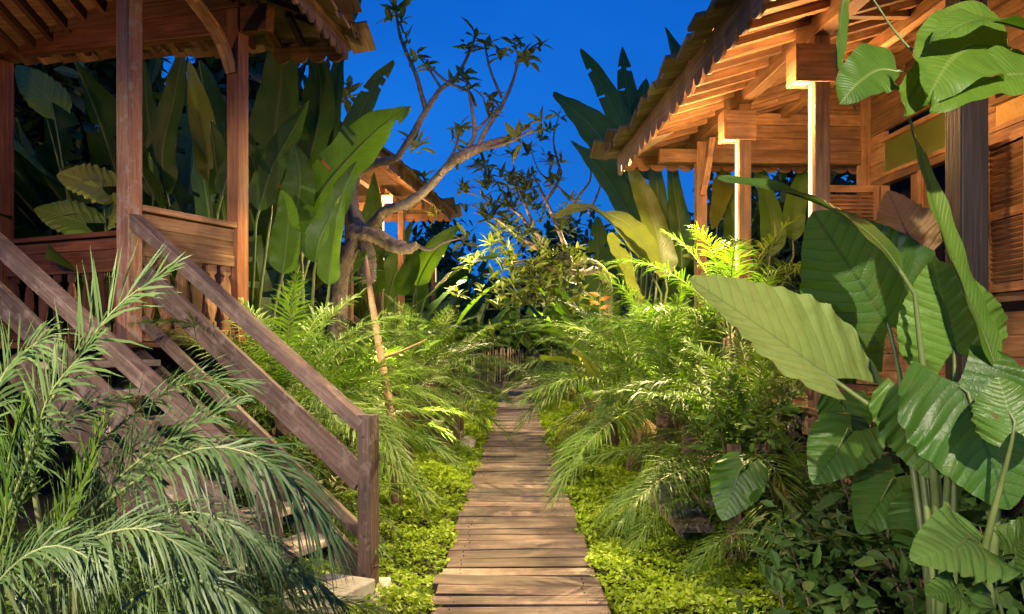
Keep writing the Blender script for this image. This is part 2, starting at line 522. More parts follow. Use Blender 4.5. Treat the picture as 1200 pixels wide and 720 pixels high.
def blade(mb, pts, width, pet=0.35, up=(0, 0, 1), fold=0.3, ripple=0.02, tears=0, rib=None, rr=0.014, taper=2.6, sag=0.15, base=0.12):
    """banana/heliconia leaf: stalk then a broad blade along pts"""
    n, m = 46, 9
    c = spline(pts, 80)
    i0 = int(pet * 79)
    cb = spline(c[i0:], n) if i0 > 0 else spline(pts, n)
    T, S, N = frames(cb, up)
    s = np.linspace(0, 1, n)
    w = width * np.minimum(1, (s / max(base, 0.01)) ** 0.6) * np.clip(1 - s ** taper, 0, 1) ** 0.75 + 0.002
    w = w * (1 + 0.05 * np.sin(s * 9 + random.random() * 6))
    u = np.linspace(-1, 1, m)
    ph = random.random() * 6
    au = np.abs(u)
    ripple = ripple * min(1.0, width / 0.2)
    rip = 0.5 * ripple * np.sin(s[:, None] * (26 + 8 * random.random()) + ph + u[None] * 1.5) * au[None] ** 2
    rip += ripple * 1.3 * np.sin(s[:, None] * 9 + ph * 2 + np.sign(u)[None] * 2) * au[None] ** 1.5
    off = S[:, None] * (u[None] * w[:, None] * math.cos(fold))[..., None]
    off = off + N[:, None] * ((au[None] - sag * 2 * au[None] ** 2) * w[:, None] * math.sin(fold) + rip)[..., None]
    keep = np.ones((n - 1, m - 1), bool)
    sh = np.zeros((n, m))
    for sd in (0, 1):
        cuts = sorted(random.sample(range(6, n - 5), min(tears, n - 12))) if tears else []
        cuts = [c_ for c_ in cuts if random.random() < 0.6]
        lv = random.gauss(0, 0.5)
        for r in range(n):
            if r in cuts:
                lv = random.gauss(0, 1.0)
            half = slice(0, m // 2) if sd else slice(m // 2 + 1, m)
            sh[r, half] = lv * au[half] ** 1.6 if tears else 0
        for r in cuts:
            dep = random.randint(2, 3)
            if sd:
                keep[r - 1, :dep] = False
            else:
                keep[r - 1, -dep:] = False
    off = off + (N[:, None] * 0.16 + T[:, None] * 0.05) * (sh * width)[..., None]
    V = cb[:, None] + off
    idx = np.arange(n * m).reshape(n, m)
    F = np.stack([idx[:-1, :-1], idx[:-1, 1:], idx[1:, 1:], idx[1:, :-1]], -1)
    UV = np.stack([np.broadcast_to(u[None], (n, m)), np.broadcast_to(s[:, None] , (n, m))], -1)
    mb.add(V.reshape(-1, 3), F[keep], UV.reshape(-1, 2), R=random.random())
    tube(rib if rib is not None else mb, c - np.vstack([np.zeros((i0, 3)), np.repeat(N[:1] * rr * 0.5, 80 - i0, 0)]), rr, rr * 0.2, n=22, k=6, cap=False, r=0.5)


def arum(mb, O, tip, normal, width, lobe=0.38, cup=0.10, wav=0.02, bend=0.15, spread=0.45, wf=(1.0, 1.0), lobes=None, spreads=None):
    """elephant-ear leaf: O where the stalk meets the blade, tip position, face normal"""
    O, tip = np.asarray(O, float), np.asarray(tip, float)
    L = np.linalg.norm(tip - O)
    T = (tip - O) / L
    nrml = nrm(np.asarray(normal, float) - T * np.dot(normal, T))
    S = np.cross(T, nrml)
    n, m = 56, 13
    ph = random.random() * 6
    width0 = width
    for side in (-1, 1):
        q_ = 0 if side < 0 else 1
        width = width0 * wf[q_]
        lobe = lobes[q_] if lobes else lobe
        spread = spreads[q_] if spreads else spread
        v = np.linspace(-lobe, 1, n)
        q = (v + lobe) / (1 + lobe)
        xo = width * np.sin(np.pi * np.clip(q, 0, 1) ** 0.78) ** 0.62 * (1 - 0.25 * q ** 3)
        xi = np.where(v < 0, width * spread * (np.clip(-v, 0, None) / lobe) ** 0.75, 0)
        xo = np.maximum(xo, xi + 0.001)
        a = np.linspace(0, 1, m)
        x = xi[:, None] * (1 - a[None]) + xo[:, None] * a[None]
        au = x / width
        y = v[:, None] * L + 0 * x
        # margin scallops between side veins
        sv = (v[:, None] - 0.42 * au + 0.02 * np.sin(v[:, None] * 17 + ph)) * 11.0
        tri = np.abs((sv % 1.0) - 0.5)
        z = cup * width * au ** 1.5 + wav * np.sin(sv * 2 * np.pi * 0.5 + ph + side) * au ** 2
        z += wav * 1.2 * np.sin(v[:, None] * 7 + ph * 1.7 + side * 2) * au ** 2
        z -= 0.010 * width * (tri * 2) ** 3 * np.clip(au * 4, 0, 1) * (1.1 - au)
        x = x * (1 - 0.03 * (tri * 2) ** 3 * (a[None] > 0.99))
        z -= bend * L * np.clip(v[:, None], -1, 1) ** 2 + 0.1 * L * np.clip(-v[:, None], 0, 1)
        V = O + S * (side * x)[..., None] + T * y[..., None] + nrml * z[..., None]
        idx = np.arange(n * m).reshape(n, m)
        F = np.stack([idx[:-1, :-1], idx[:-1, 1:], idx[1:, 1:], idx[1:, :-1]], -1).reshape(-1, 4)
        if side < 0:
            F = F[:, ::-1]
        UV = np.stack([side * au, v[:, None] + 0 * au], -1)
        mb.add(V.reshape(-1, 3), F, UV.reshape(-1, 2), R=0.5)


def leaves(mb, pos, dr, nr, ln, wd, curl=0.15, fold=0.25):
    """many small ovate leaves at once"""
    n = len(pos)
    dr = nrm(dr)
    sd = nrm(np.cross(dr, nr))
    nn = np.cross(sd, dr)
    st = np.array([0, 0.28, 0.62, 1.0])
    ww = np.array([0.08, 0.9, 0.85, 0.03])
    ln = np.broadcast_to(ln, (n,))
    wd = np.broadcast_to(wd, (n,))
    mid = pos[:, None] + dr[:, None] * (ln[:, None] * st)[..., None] - nn[:, None] * (ln[:, None] * curl * st ** 2)[..., None]
    hw = wd[:, None] * 0.5 * ww
    up = nn[:, None] * (hw * fold)[..., None]
    Lf = mid - sd[:, None] * hw[..., None] + up
    Rt = mid + sd[:, None] * hw[..., None] + up
    V = np.stack([Lf, mid, Rt], 2)
    idx = np.arange(n * 12).reshape(n, 4, 3)
    F = np.stack([idx[:, :-1, :-1], idx[:, :-1, 1:], idx[:, 1:, 1:], idx[:, 1:, :-1]], -1).reshape(-1, 4)
    UV = np.zeros((n, 4, 3, 2))
    UV[..., 0] = np.array([-1, 0, 1])
    UV[..., 1] = st[:, None]
    mb.add(V.reshape(-1, 3), F, UV.reshape(-1, 2), R=np.repeat(RNG.random(n), 12))


def rosette(mb, p, axis, n=8, ln=0.17, wd=0.05, spread=0.9):
    """whorl of lance leaves at a twig end"""
    axis = nrm(axis)
    a = nrm(np.cross(axis, A(0.3, 0.5, 0.81)))
    b = np.cross(axis, a)
    th = np.arange(n) * 2.4 + random.random() * 6
    sp = spread + RNG.normal(0.1, 0.38, n)
    d = axis * np.cos(sp)[:, None] + (a * np.cos(th)[:, None] + b * np.sin(th)[:, None]) * np.sin(sp)[:, None]
    d[:, 2] -= 0.1
    nr_ = axis[None] + RNG.normal(0, 0.15, (n, 3))
    pos = p + RNG.normal(0, 0.014, (n, 3)) - axis * RNG.random(n)[:, None] * 0.11
    leaves(mb, pos, d, nr_, ln * (0.7 + 0.5 * RNG.random(n)), wd * (0.8 + 0.4 * RNG.random(n)), curl=0.2, fold=0.35)


# ================================================================== SETTING
mb = MB()
g = 24
xs = np.concatenate([[-150, -60, -25], np.linspace(-12, 12, 49), [25, 60, 150]])
ys = np.concatenate([[-60, -20, -8], np.linspace(-3, 40, 60), [60, 120, 220]])
XX, YY = np.meshgrid(xs, ys, indexing='ij')
ZZ = -0.11 + 0.025 * np.sin(XX * 1.9 + 1) * np.cos(YY * 1.3)
idx = np.arange(XX.size).reshape(XX.shape)
mb.add(np.stack([XX, YY, ZZ], -1).reshape(-1, 3),
       np.stack([idx[:-1, :-1], idx[1:, :-1], idx[1:, 1:], idx[:-1, 1:]], -1).reshape(-1, 4))
ground = mb.build('ground', M['soil'], smooth=True)
ground['kind'] = 'structure'

# the boardwalk: cross planks on two bearers
mb = MB()
y = 0.6
NAILS = []
while y < 29.2:
    w = random.uniform(0.17, 0.26)
    x0 = -0.49 + random.gauss(0, 0.012)
    x1 = 0.525 + random.gauss(0, 0.012)
    dz = random.gauss(0, 0.003)
    tilt = random.gauss(0, 0.006)
    beam(mb, (x0, y + w / 2, -0.02 + dz - tilt), (x1, y + w / 2 + random.gauss(0, 0.006), -0.02 + dz + tilt), w - random.uniform(0.012, 0.028), 0.04)
    if y < 15:
        for nx_ in (-0.37, 0.41):
            for ny_ in (0.28, 0.72):
                q_ = A(nx_ + random.gauss(0, 0.01), y + w * ny_, 0.002 + dz)
                NAILS.append(q_)
    y += w
for x in (-0.36, 0.4):
    beam(mb, (x, 0.6, -0.085), (x, 29.2, -0.085), 0.07, 0.08)
walk = mb.build('boardwalk_path', M['deck'], bevel=0.005)
walk['kind'] = 'structure'
mb = MB()
for q_ in NAILS:
    tube(mb, [q_ - A(0, 0, 0.01), q_ + A(0, 0, 0.0015)], 0.004, 0.0035, 4, 7)
nails = mb.build('nail', M['metal'], walk)
nails['kind'] = 'stuff'

# ================================================================== GROUND COVER
def cover(name, x0f, x1f, y0, y1, n, h0, label, grp):
    m = MB()
    yy = y0 + (y1 - y0) * RNG.random(n) ** 1.6
    a = RNG.random(n)
    x0, x1 = x0f(yy), x1f(yy)
    xx = x0 + (x1 - x0) * a
    hgt = h0 + 0.02 * np.sin(xx * 23 + yy * 11) * np.sin(yy * 19 - xx * 7) + 0.035 * np.sin(xx * 7 + yy * 3.1) + 0.03 * np.sin(xx * 3.3 - yy * 5.3 + 2) + 0.02 * np.sin(yy * 13 + xx * 9)
    zz = -0.10 + np.clip(hgt, 0.02, 1) * (0.35 + 0.65 * RNG.random(n) ** 0.5)
    pos = np.stack([xx, yy, zz], 1)
    th = RNG.random(n) * 6.283
    el = RNG.normal(0.25, 0.35, n)
    d = np.stack([np.cos(th) * np.cos(el), np.sin(th) * np.cos(el), np.sin(el)], 1)
    nr_ = np.stack([RNG.normal(0, 0.35, n), RNG.normal(0, 0.35, n), np.ones(n)], 1)
    far = np.clip(yy / 7, 0.85, 2.2)
    ln = (0.032 + 0.026 * RNG.random(n)) * far
    sd = nrm(np.cross(d, nr_))
    nn = np.cross(sd, d)
    hw = ln * 0.36
    V = np.stack([pos, pos + d * (ln * 0.45)[:, None] + sd * hw[:, None] + nn * (hw * 0.35)[:, None],
                  pos + d * ln[:, None], pos + d * (ln * 0.45)[:, None] - sd * hw[:, None] + nn * (hw * 0.35)[:, None]], 1)
    i = np.arange(n)[:, None] * 4
    F = np.vstack([i + np.array([0, 1, 2]), i + np.array([0, 2, 3])])
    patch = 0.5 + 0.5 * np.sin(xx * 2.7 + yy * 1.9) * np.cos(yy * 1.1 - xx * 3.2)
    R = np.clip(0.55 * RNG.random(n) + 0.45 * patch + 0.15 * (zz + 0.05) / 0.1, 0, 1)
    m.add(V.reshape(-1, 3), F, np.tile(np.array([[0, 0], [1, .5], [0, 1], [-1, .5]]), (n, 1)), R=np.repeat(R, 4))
    o = m.build(name, M['cover'])
    tag(o, label, 'ground cover', None, 'stuff')
    return o


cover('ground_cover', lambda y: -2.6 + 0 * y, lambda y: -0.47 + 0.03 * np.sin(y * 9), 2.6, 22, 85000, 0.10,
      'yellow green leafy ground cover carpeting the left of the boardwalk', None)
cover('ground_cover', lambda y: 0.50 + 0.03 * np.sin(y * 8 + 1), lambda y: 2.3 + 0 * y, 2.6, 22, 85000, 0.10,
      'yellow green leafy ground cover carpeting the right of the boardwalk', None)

# ================================================================== LEFT PAVILION
TH = math.radians(23.5)
U2 = A(math.sin(TH), math.cos(TH), 0)
V2 = A(math.cos(TH), -math.sin(TH), 0)
P0 = A(-2.77, 5.5, 0)
Z = A(0, 0, 1.0)


def LP(u, v, z):
    return P0 + U2 * u + V2 * v + Z * z


FL = 1.5
house = thing('wooden_pavilion', 'raised dark wooden pavilion with open porch, carved rail and steps at the left', 'pavilion', tuple(LP(0, -1.5, -0.1)))


def post(parent, base, top, w, mat, name='post', axis=U2):
    m = MB()
    n = 9
    for i in range(1):
        beam(m, base, top, w, w, axis)
    return m.build(name, mat, parent, bevel=0.008)


post(house, LP(0, 0, 0), LP(0, 0, 4.7), 0.122, M['old'])
post(house, LP(1.06, 0, 0), LP(1.06, 0, 4.35), 0.125, M['redteak'])
post(house, LP(1.06, -3.03, 0), LP(1.06, -3.03, 4.3), 0.13, M['redteak'])
post(house, LP(-1.6, 0, 0), LP(-1.6, 0, 4.7), 0.122, M['redteak'])
post(house, LP(-1.6, -3.03, 0), LP(-1.6, -3.03, 4.7), 0.122, M['redteak'])
# floor
m = MB()
k = -3.2
while k < 0.1:
    beam(m, LP(-1.9, k, FL - 0.02), LP(1.2, k, FL - 0.02), 0.145, 0.035)
    k += 0.15
for uu in (-1.6, -0.2, 1.0):
    beam(m, LP(uu, -3.2, FL - 0.12), LP(uu, 0.1, FL - 0.12), 0.1, 0.15)
m.build('floor', M['redteak'], house)
# beams
m = MB()
beam(m, LP(1.06, -3.3, 4.47), LP(1.06, 0.35, 4.17), 0.1, 0.22)
m.build('beam', M['redteak'], house, bevel=0.006)
m = MB()
beam(m, LP(-1.9, 0.0, 4.36), LP(1.0, 0.0, 4.38), 0.1, 0.16)
m.build('beam', M['redteak'], house, bevel=0.006)
m = MB()
for k_ in range(2):
    beam(m, LP(0.97, -4.2, 4.64 + k_ * 0.14), LP(0.97, 0.1 - 0.3 * k_, 4.34 + k_ * 0.14), 0.03, 0.136)
m.build('frieze_boards', M['darkroof'], house, bevel=0.004)
m = MB()
for k_ in range(16):
    beam(m, LP(-2.2 + k_ * 0.19, -4.4, 4.66), LP(-2.2 + k_ * 0.19, -0.06, 4.60), 0.184, 0.02)
m.build('ceiling', M['darkroof'], house)
# brace at the right post
m = MB()
tube_pts = [LP(1.0, -0.005, 3.75), LP(0.86, -0.02, 4.02), LP(0.52, -0.02, 4.25)]
cc = spline(tube_pts, 7)
for i in range(6):
    beam(m, cc[i], cc[i + 1] + nrm(cc[i + 1] - cc[i]) * 0.012, 0.06, 0.085, V2, r=0.9)
m.build('brace', M['teak'], house)


def railing(parent, a, b, ztop, zbot, mat, nb, carved=True, name='railing'):
    """top rail, sub rail, pierced board, flat balusters"""
    m = MB()
    a, b = np.asarray(a, float), np.asarray(b, float)
    d = nrm(b - a)
    nrml = np.cross(d, Z)
    beam(m, a + Z * ztop, b + Z * ztop, 0.11, 0.045, jit=0.001)
    r = m.build(name, mat, parent, bevel=0.004)
    for zz, ww, hh, rr_ in ((ztop - 0.085, 0.04, 0.10, 0.75), (ztop - 0.30, 0.05, 0.09, 0.4), (zbot + 0.05, 0.05, 0.09, 0.3)):
        m = MB()
        beam(m, a + Z * zz, b + Z * zz, ww, hh, r=rr_)
        m.build('cross_rail', mat, r, bevel=0.004)
    L = np.linalg.norm(b - a)
    if carved:
        m = MB()
        beam(m, a + Z * (ztop - 0.195), b + Z * (ztop - 0.195), 0.02, 0.118, r=0.35)
        m.build('rail_panel', mat, r)
    for i in range(nb):
        s = (i + 0.5) / nb
        p = a + (b - a) * s
        m = MB()
        zb, zt = zbot + 0.095, ztop - 0.345
        prof = [(0, 0.05), (0.12, 0.05), (0.16, 0.022), (0.3, 0.05), (0.5, 0.06), (0.7, 0.05), (0.84, 0.022), (0.88, 0.05), (1, 0.05)]
        pr = np.array(prof)
        n = len(pr)
        V = []
        for t, hw in pr:
            for sx, sy in ((-1, -1), (1, -1), (1, 1), (-1, 1)):
                V.append(p + Z * (zb + (zt - zb) * t) + d * sx * hw * 0.9 + nrml * sy * 0.012)
        ix = np.arange(n * 4).reshape(n, 4)
        nx = np.roll(ix, -1, 1)
        F = np.stack([ix[:-1], nx[:-1], nx[1:], ix[1:]], -1).reshape(-1, 4)
        V = np.array(V)
        ou = random.random() * 9
        m.add(V, F, np.stack([V[:, 2] + ou, (V - p) @ d + ou], 1))
        m.build('baluster', mat, r)
    return r


railing(house, LP(0.07, 0, 0), LP(1.0, 0, 0), FL + 0.97, FL, M['teak'], 6)
railing(house, LP(1.06, -0.1, 0), LP(1.06, -2.95, 0), FL + 0.99, FL, M['redteak'], 14)

# roof of the left pavilion: hip plane over the porch, shingles and scalloped fascia
def scallop(m, a, b, hgt, sc, thick, out, r0=0.5):
    """hanging board from a to b with a scalloped lower edge; out = outward unit vector"""
    a, b, out = map(lambda q: np.asarray(q, float), (a, b, out))
    L = np.linalg.norm(b - a)
    n = max(1, int(round(L / sc)))
    per = 9
    S = np.linspace(0, 1, n * per + 1)
    fr = (S * n) % 1.0
    dep = hgt * (0.62 + 0.38 * np.sqrt(np.clip(1 - (2 * fr - 1) ** 2, 0, 1)))
    top = a + (b - a) * S[:, None]
    V = []
    for o in (0.0, thick):
        V.append(top + out * o)
        V.append(top + out * o - Z * dep[:, None])
    V = np.array(V)  # 4,N,3
    N = len(S)
    i = np.arange(N - 1)
    F = []
    for (p, q) in ((0, 1), (1, 3), (3, 2), (2, 0)):
        F.append(np.stack([p * N + i, p * N + i + 1, q * N + i + 1, q * N + i], 1))
    F = np.vstack(F)
    ou = random.random() * 10
    UV = np.stack([np.tile(S * L, 4) + ou, np.concatenate([0 * dep, dep, 0 * dep + .02, dep + .02])], 1)
    R = np.tile(np.floor(S * n) * 0.37 % 1.0, 4) * 0.6 + 0.2
    m.add(V.reshape(-1, 3), F, UV, R=R)


def shingles(m, a, b, inward, rise, rows, tw=0.2, run=0.34, thick=0.022, over=0.62, jit=1.0):
    """courses of shingles from the eave line a-b going inward and up"""
    a, b, inward = map(lambda q: np.asarray(q, float), (a, b, inward))
    d = nrm(b - a)
    sl = nrm(inward + Z * rise)
    nn = nrm(np.cross(d, sl))
    if nn[2] < 0:
        nn = -nn
    L = np.linalg.norm(b - a)
    n = int(L / tw)
    for rr_ in range(rows):
        off = sl * (rr_ * run * over) + nn * 0.006 * (rr_ % 2)
        for i in range(n + 1):
            x = (i + 0.5 * (rr_ % 2)) * tw + random.gauss(0, 0.008)
            if x > L:
                continue
            e = random.gauss(0, 0.018) * jit
            p = a + d * x + off + sl * e
            tl = nrm(nn + d * 0.16 * (1 + random.gauss(0, .3)))
            beam(m, p, p + nrm(sl - nn * 0.03) * run + nn * 0.03, tw * 1.12, thick, tl)


def quad(m, pts, th=0.02):
    pts = np.array(pts)
    nn = nrm(np.cross(pts[1] - pts[0], pts[2] - pts[0]))
    if nn[2] < 0:
        nn = -nn
    n = len(pts)
    V = np.vstack([pts, pts + nn * th])
    d = nrm(pts[1] - pts[0])
    s = np.cross(nn, d)
    UV = np.stack([(V - pts[0]) @ d, (V - pts[0]) @ s], 1)
    F = [np.array([list(range(n))[::-1], list(range(n, 2 * n))])]
    side = np.array([[i, (i + 1) % n, n + (i + 1) % n, n + i] for i in range(n)])
    m.add(V, F[0], UV, R=0.4)
    m.add(V, side, UV, R=0.4)



# the porch roof runs with the path, its far right corner over the last post
TR = math.radians(6)
UR = A(math.sin(TR), math.cos(TR), 0)
VR = A(math.cos(TR), -math.sin(TR), 0)
CR = A(-1.58, 7.28, 0)
EZ, RISE = 4.35, 0.40


def LR(u, v, z):
    """u towards the far corner, v to the right, both from the far right corner of the eaves"""
    return CR + UR * u + VR * v + Z * z


roof = MB()
RUNV = 3.4
hz = EZ + RUNV * RISE
quad(roof, [LR(-5.5, 0, EZ), LR(0, 0, EZ), LR(-RUNV, -RUNV, hz), LR(-5.5, -RUNV, hz)])
quad(roof, [LR(0, 0, EZ), LR(0, -6.0, EZ), LR(-RUNV, -6.0, hz), LR(-RUNV, -RUNV, hz)])
shingles(roof, LR(-5.5, 0.14, EZ - 0.03), LR(0.06, 0.14, EZ - 0.03), -VR, RISE, 6, 0.2, jit=1.5)
shingles(roof, LR(0.14, 0.1, EZ - 0.03), LR(0.14, -6.0, EZ - 0.03), -UR, RISE, 3, 0.2)
lroof = roof.build('roof', M['tile'], house)
m = MB()
scallop(m, LR(-5.5, -0.02, EZ - 0.005), LR(-0.03, -0.02, EZ - 0.005), 0.21, 0.17, 0.02, VR)
scallop(m, LR(-0.02, -0.05, EZ - 0.005), LR(-0.02, -0.75, EZ - 0.005), 0.19, 0.17, 0.02, UR)
m.build('fascia', M['tile'], lroof)
for i in range(24):
    u = -0.18 - i * 0.22
    ve = -min(RUNV - 0.05, -u - 0.04) if u > -RUNV else -RUNV + 0.05
    m = MB()
    beam(m, LR(u, -0.05, EZ - 0.035), LR(u, ve, EZ - 0.035 + (-0.05 - ve) * RISE), 0.05, 0.06)
    m.build('rafter', M['darkroof'], lroof)
for i in range(24):
    v = -0.2 - i * 0.24
    ue = -min(RUNV - 0.05, -v - 0.04)
    m = MB()
    beam(m, LR(-0.05, v, EZ - 0.035), LR(ue, v, EZ - 0.035 + (-0.05 - ue) * RISE), 0.05, 0.06)
    m.build('rafter', M['darkroof'], lroof)

# staircase
B = A(-0.9, 4.67, 0)
SD = nrm(np.array([B[0] - P0[0], B[1] - P0[1], 0]))     # descending direction
SW = nrm(np.cross(Z, SD))                               # towards the far side
B2 = B - SW * 0.86
RUN = np.linalg.norm((B - P0)[:2])
st = thing('wooden_staircase', 'grey wooden outdoor steps with slanting handrails leading up to the left pavilion', 'staircase', tuple(B2 + SD * 0.0))


def SP(side, s, z):
    """side 0 = far rail, 1 = near rail; s metres up from the foot"""
    return (B2 if side else B) - SD * s + Z * z


for side, top_z, slope, ptop in ((0, 0.99, 0.69, 1.06), (1, 0.76, 0.63, 0.82)):
    m = MB()
    beam(m, SP(side, 0, -0.1 if side else 0.02), SP(side, 0, ptop), 0.095, 0.095, SD)
    m.build('newel_post', M['rail'], st, bevel=0.006)
    m = MB()
    Lr = RUN - 0.03 if side == 0 else RUN + 0.25
    beam(m, SP(side, 0.03, top_z), SP(side, Lr, top_z + Lr * slope), 0.10, 0.085, r=0.85)
    m.build('handrail', M['rail'], st, bevel=0.006)
    for dz, hh in ((-0.33, 0.17), (-0.66, 0.085)):
        m = MB()
        beam(m, SP(side, 0.05, top_z + dz), SP(side, Lr - 0.1, top_z + dz + (Lr - 0.1) * slope), 0.035, hh, r=0.5)
        m.build('mid_rail', M['rail'], st, bevel=0.005)
    m = MB()
    beam(m, SP(side, 0.0, 0.06), SP(side, RUN, 0.06 + RUN * 0.66), 0.05, 0.2, r=0.3)
    m.build('stringer', M['rail'], st, bevel=0.005)
for side, zz in ((0, 0.93), (0, 0.62), (0, 0.33), (0, 0.1), (1, 0.70), (1, 0.42)):
    m = MB()
    q = SP(side, 0, zz) - SW * 0.0475
    tube(m, [q, q - SW * 0.006], 0.009, 0.008, 4, 8)
    m.build('bolt', M['metal'], st)
for i in range(1, 8):
    s = 0.08 + i * 0.25
    m = MB()
    zt = 0.11 + i * 0.178
    c0, c1 = SP(0, s, zt) - SW * 0.03, SP(1, s, zt) + SW * 0.03
    beam(m, c0, c1, 0.26, 0.045, r=0.7)
    m.build('tread', M['tread'], st, bevel=0.006)
for lab, c, sx, sy, h in (('pale concrete footing under the nearest far handrail post beside the path', B + A(-0.04, -0.06, 0), 0.26, 0.22, 0.025),):
    m = MB()
    box(m, (c[0] - sx, c[1] - sy, -0.12), (c[0] + sx * 0.6, c[1] + sy, h))
    tag(m.build('concrete_footing', M['concrete'], bevel=0.012), lab, 'footing')

m = MB()
beam(m, SP(0, 0.02, 0.0) + SW * 0.02 - SW * 0.16, SP(1, 0.02, 0.0) + SW * 0.1, 0.34, 0.24)
tag(m.build('concrete_step', M['concrete'], bevel=0.012), 'pale concrete bottom step between the two foot posts of the left stairs', 'step')

# ================================================================== RIGHT HOUSE
O3 = A(1.95, 8.125, 0)
D3 = nrm(A(-0.054, 1, 0))
E3 = nrm(A(1, 0.054, 0))


def RP(a, b, z):
    return O3 + E3 * a + D3 * b + Z * z


rh = thing('wooden_bungalow', 'large teak bungalow with lamplit veranda and scalloped eaves at the right', 'bungalow', tuple(RP(1, -3, -0.1)))
FLR = 1.05
PW = 0.112
for b, mt in ((0, 'teak'), (-1.29, 'teak'), (-2.80, 'teak'), (-4.40, 'unlitpost')):
    post(rh, RP(0, b, -0.1), RP(0, b, 3.61), PW if b > -4 else 0.135, M[mt], axis=D3)
# floor boards
m = MB()
k = -0.05
while k < 1.7:
    beam(m, RP(k, -6.5, FLR - 0.02), RP(k, 0.1, FLR - 0.02), 0.145, 0.035)
    k += 0.15
for bb in (-6, -4.4, -2.8, -1.29, 0):
    beam(m, RP(-0.1, bb, FLR - 0.115), RP(3.5, bb, FLR - 0.115), 0.09, 0.15)
m.build('floor', M['teak'], rh)
# plank skirt below the floor, upright slats
m = MB()
k = -6.4
while k < 0.1:
    beam(m, RP(0.14, k, 0.05), RP(0.14, k, FLR - 0.2), 0.02, 0.07, D3)
    k += 0.11
m.build('slatted_skirt', M['teak'], rh)
# plates
m = MB()
beam(m, RP(0, -7, 3.68), RP(0, 0.42, 3.68), 0.11, 0.14)
m.build('beam', M['teak'], rh, bevel=0.006)
m = MB()
beam(m, RP(-0.45, 0, 3.46), RP(1.8, 0, 3.46), 0.10, 0.14)
m.build('beam', M['teak'], rh, bevel=0.006)
# curved brackets
for (a0, z0, a1, z1, bb) in ((-0.02, 3.12, -0.02, 3.44, 0.0),):
    m = MB()
    cc = spline([RP(0.0, -0.06, 3.05), RP(0.02, -0.16, 3.25), RP(0.03, -0.30, 3.58)], 7)
    for i in range(6):
        beam(m, cc[i], cc[i + 1] + nrm(cc[i + 1] - cc[i]) * 0.01, 0.05, 0.06, E3, r=0.8)
    m.build('bracket', M['teak'], rh)
# end panel of horizontal planks above the beam, follows the roof slope
SL = 0.30
EV_A, EV_Z = -0.74, 3.55


def roof_z(a):
    return EV_Z + (a - EV_A) * SL


m = MB()
z = 3.535
while z < 4.3:
    hgt = random.uniform(0.12, 0.17)
    a0 = max(0.06, EV_A + (z + hgt * 0.3 - EV_Z + 0.06) / SL)
    if a0 > 1.7:
        break
    beam(m, RP(a0, 0.0, z + hgt / 2), RP(1.74, 0.0, z + hgt / 2), 0.035 + random.random() * 0.012, hgt - 0.004)
    z += hgt
m.build('end_panel', M['teak'], rh, bevel=0.003)

# house wall along the veranda
WA = 1.78
wall = MB()
openings = [(-1.72, -0.34, 1.85, 3.14), (-3.75, -2.02, 1.85, 3.14), (-5.6, -4.4, 1.05, 3.14)]
z = FLR
row = []
while z < roof_z(WA) - 0.05:
    hgt = random.uniform(0.15, 0.21)
    zt = min(z + hgt, roof_z(WA) - 0.03)
    segs = [(-6.5, 0.0)]
    for (b0, b1, z0, z1) in openings + [(-1.72, -0.34, 3.2, 3.55), (-3.75, -2.02, 3.2, 3.42)]:
        if zt > z0 + 0.02 and z < z1 - 0.02:
            ns = []
            for (s0, s1) in segs:
                if b1 <= s0 or b0 >= s1:
                    ns.append((s0, s1))
                else:
                    if b0 > s0:
                        ns.append((s0, b0))
                    if b1 < s1:
                        ns.append((b1, s1))
            segs = ns
    for (s0, s1) in segs:
        beam(wall, RP(WA + 0.06, s0, (z + zt) / 2), RP(WA + 0.06, s1, (z + zt) / 2), 0.04 + random.random() * 0.012, zt - z - 0.004)
    z += hgt
wobj = wall.build('wall', M['teak'], rh, bevel=0.003)
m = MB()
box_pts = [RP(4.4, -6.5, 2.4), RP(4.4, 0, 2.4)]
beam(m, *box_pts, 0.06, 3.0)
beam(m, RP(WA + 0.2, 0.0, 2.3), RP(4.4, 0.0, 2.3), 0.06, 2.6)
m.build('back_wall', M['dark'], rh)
m = MB()
beam(m, RP(WA, 0.0, FLR), RP(WA, 0.0, roof_z(WA) - 0.02), 0.12, 0.12, D3)
m.build('corner_post', M['teak'], rh, bevel=0.006)
m = MB()
for bb in (-1.86, -3.9):
    beam(m, RP(WA + 0.02, bb, FLR), RP(WA + 0.02, bb, 4.25), 0.10, 0.10, D3)
m.build('wall_stud', M['teak'], rh, bevel=0.005)


def window(b0, b1, z0, z1, transom, tmat):
    fr = MB()
    t = 0.07
    for (p, q) in (((b0, z0), (b1, z0)), ((b0, z1), (b1, z1))):
        beam(fr, RP(WA + 0.03, p[0] - 0.02, p[1]), RP(WA + 0.03, q[0] + 0.02, q[1]), 0.10, t)
    for bb in (b0, b1, (b0 + b1) / 2):
        beam(fr, RP(WA + 0.03, bb, z0 + t / 2), RP(WA + 0.03, bb, z1 - t / 2), t if bb != (b0 + b1) / 2 else 0.05, 0.09, E3)
    f = fr.build('window', M['teak'], rh, bevel=0.004)
    m = MB()
    beam(m, RP(WA + 0.02, b0, transom[0]), RP(WA + 0.02, b1, transom[0]), 0.08, 0.04)
    beam(m, RP(WA + 0.02, b0, transom[1]), RP(WA + 0.02, b1, transom[1]), 0.08, 0.04)
    m.build('transom_frame', M['teak'], f)
    m = MB()
    beam(m, RP(WA + 0.045, b0, (transom[0] + transom[1]) / 2), RP(WA + 0.045, b1, (transom[0] + transom[1]) / 2), 0.012, transom[1] - transom[0] - 0.04)
    m.build('transom_panel', M[tmat], f)
    return f


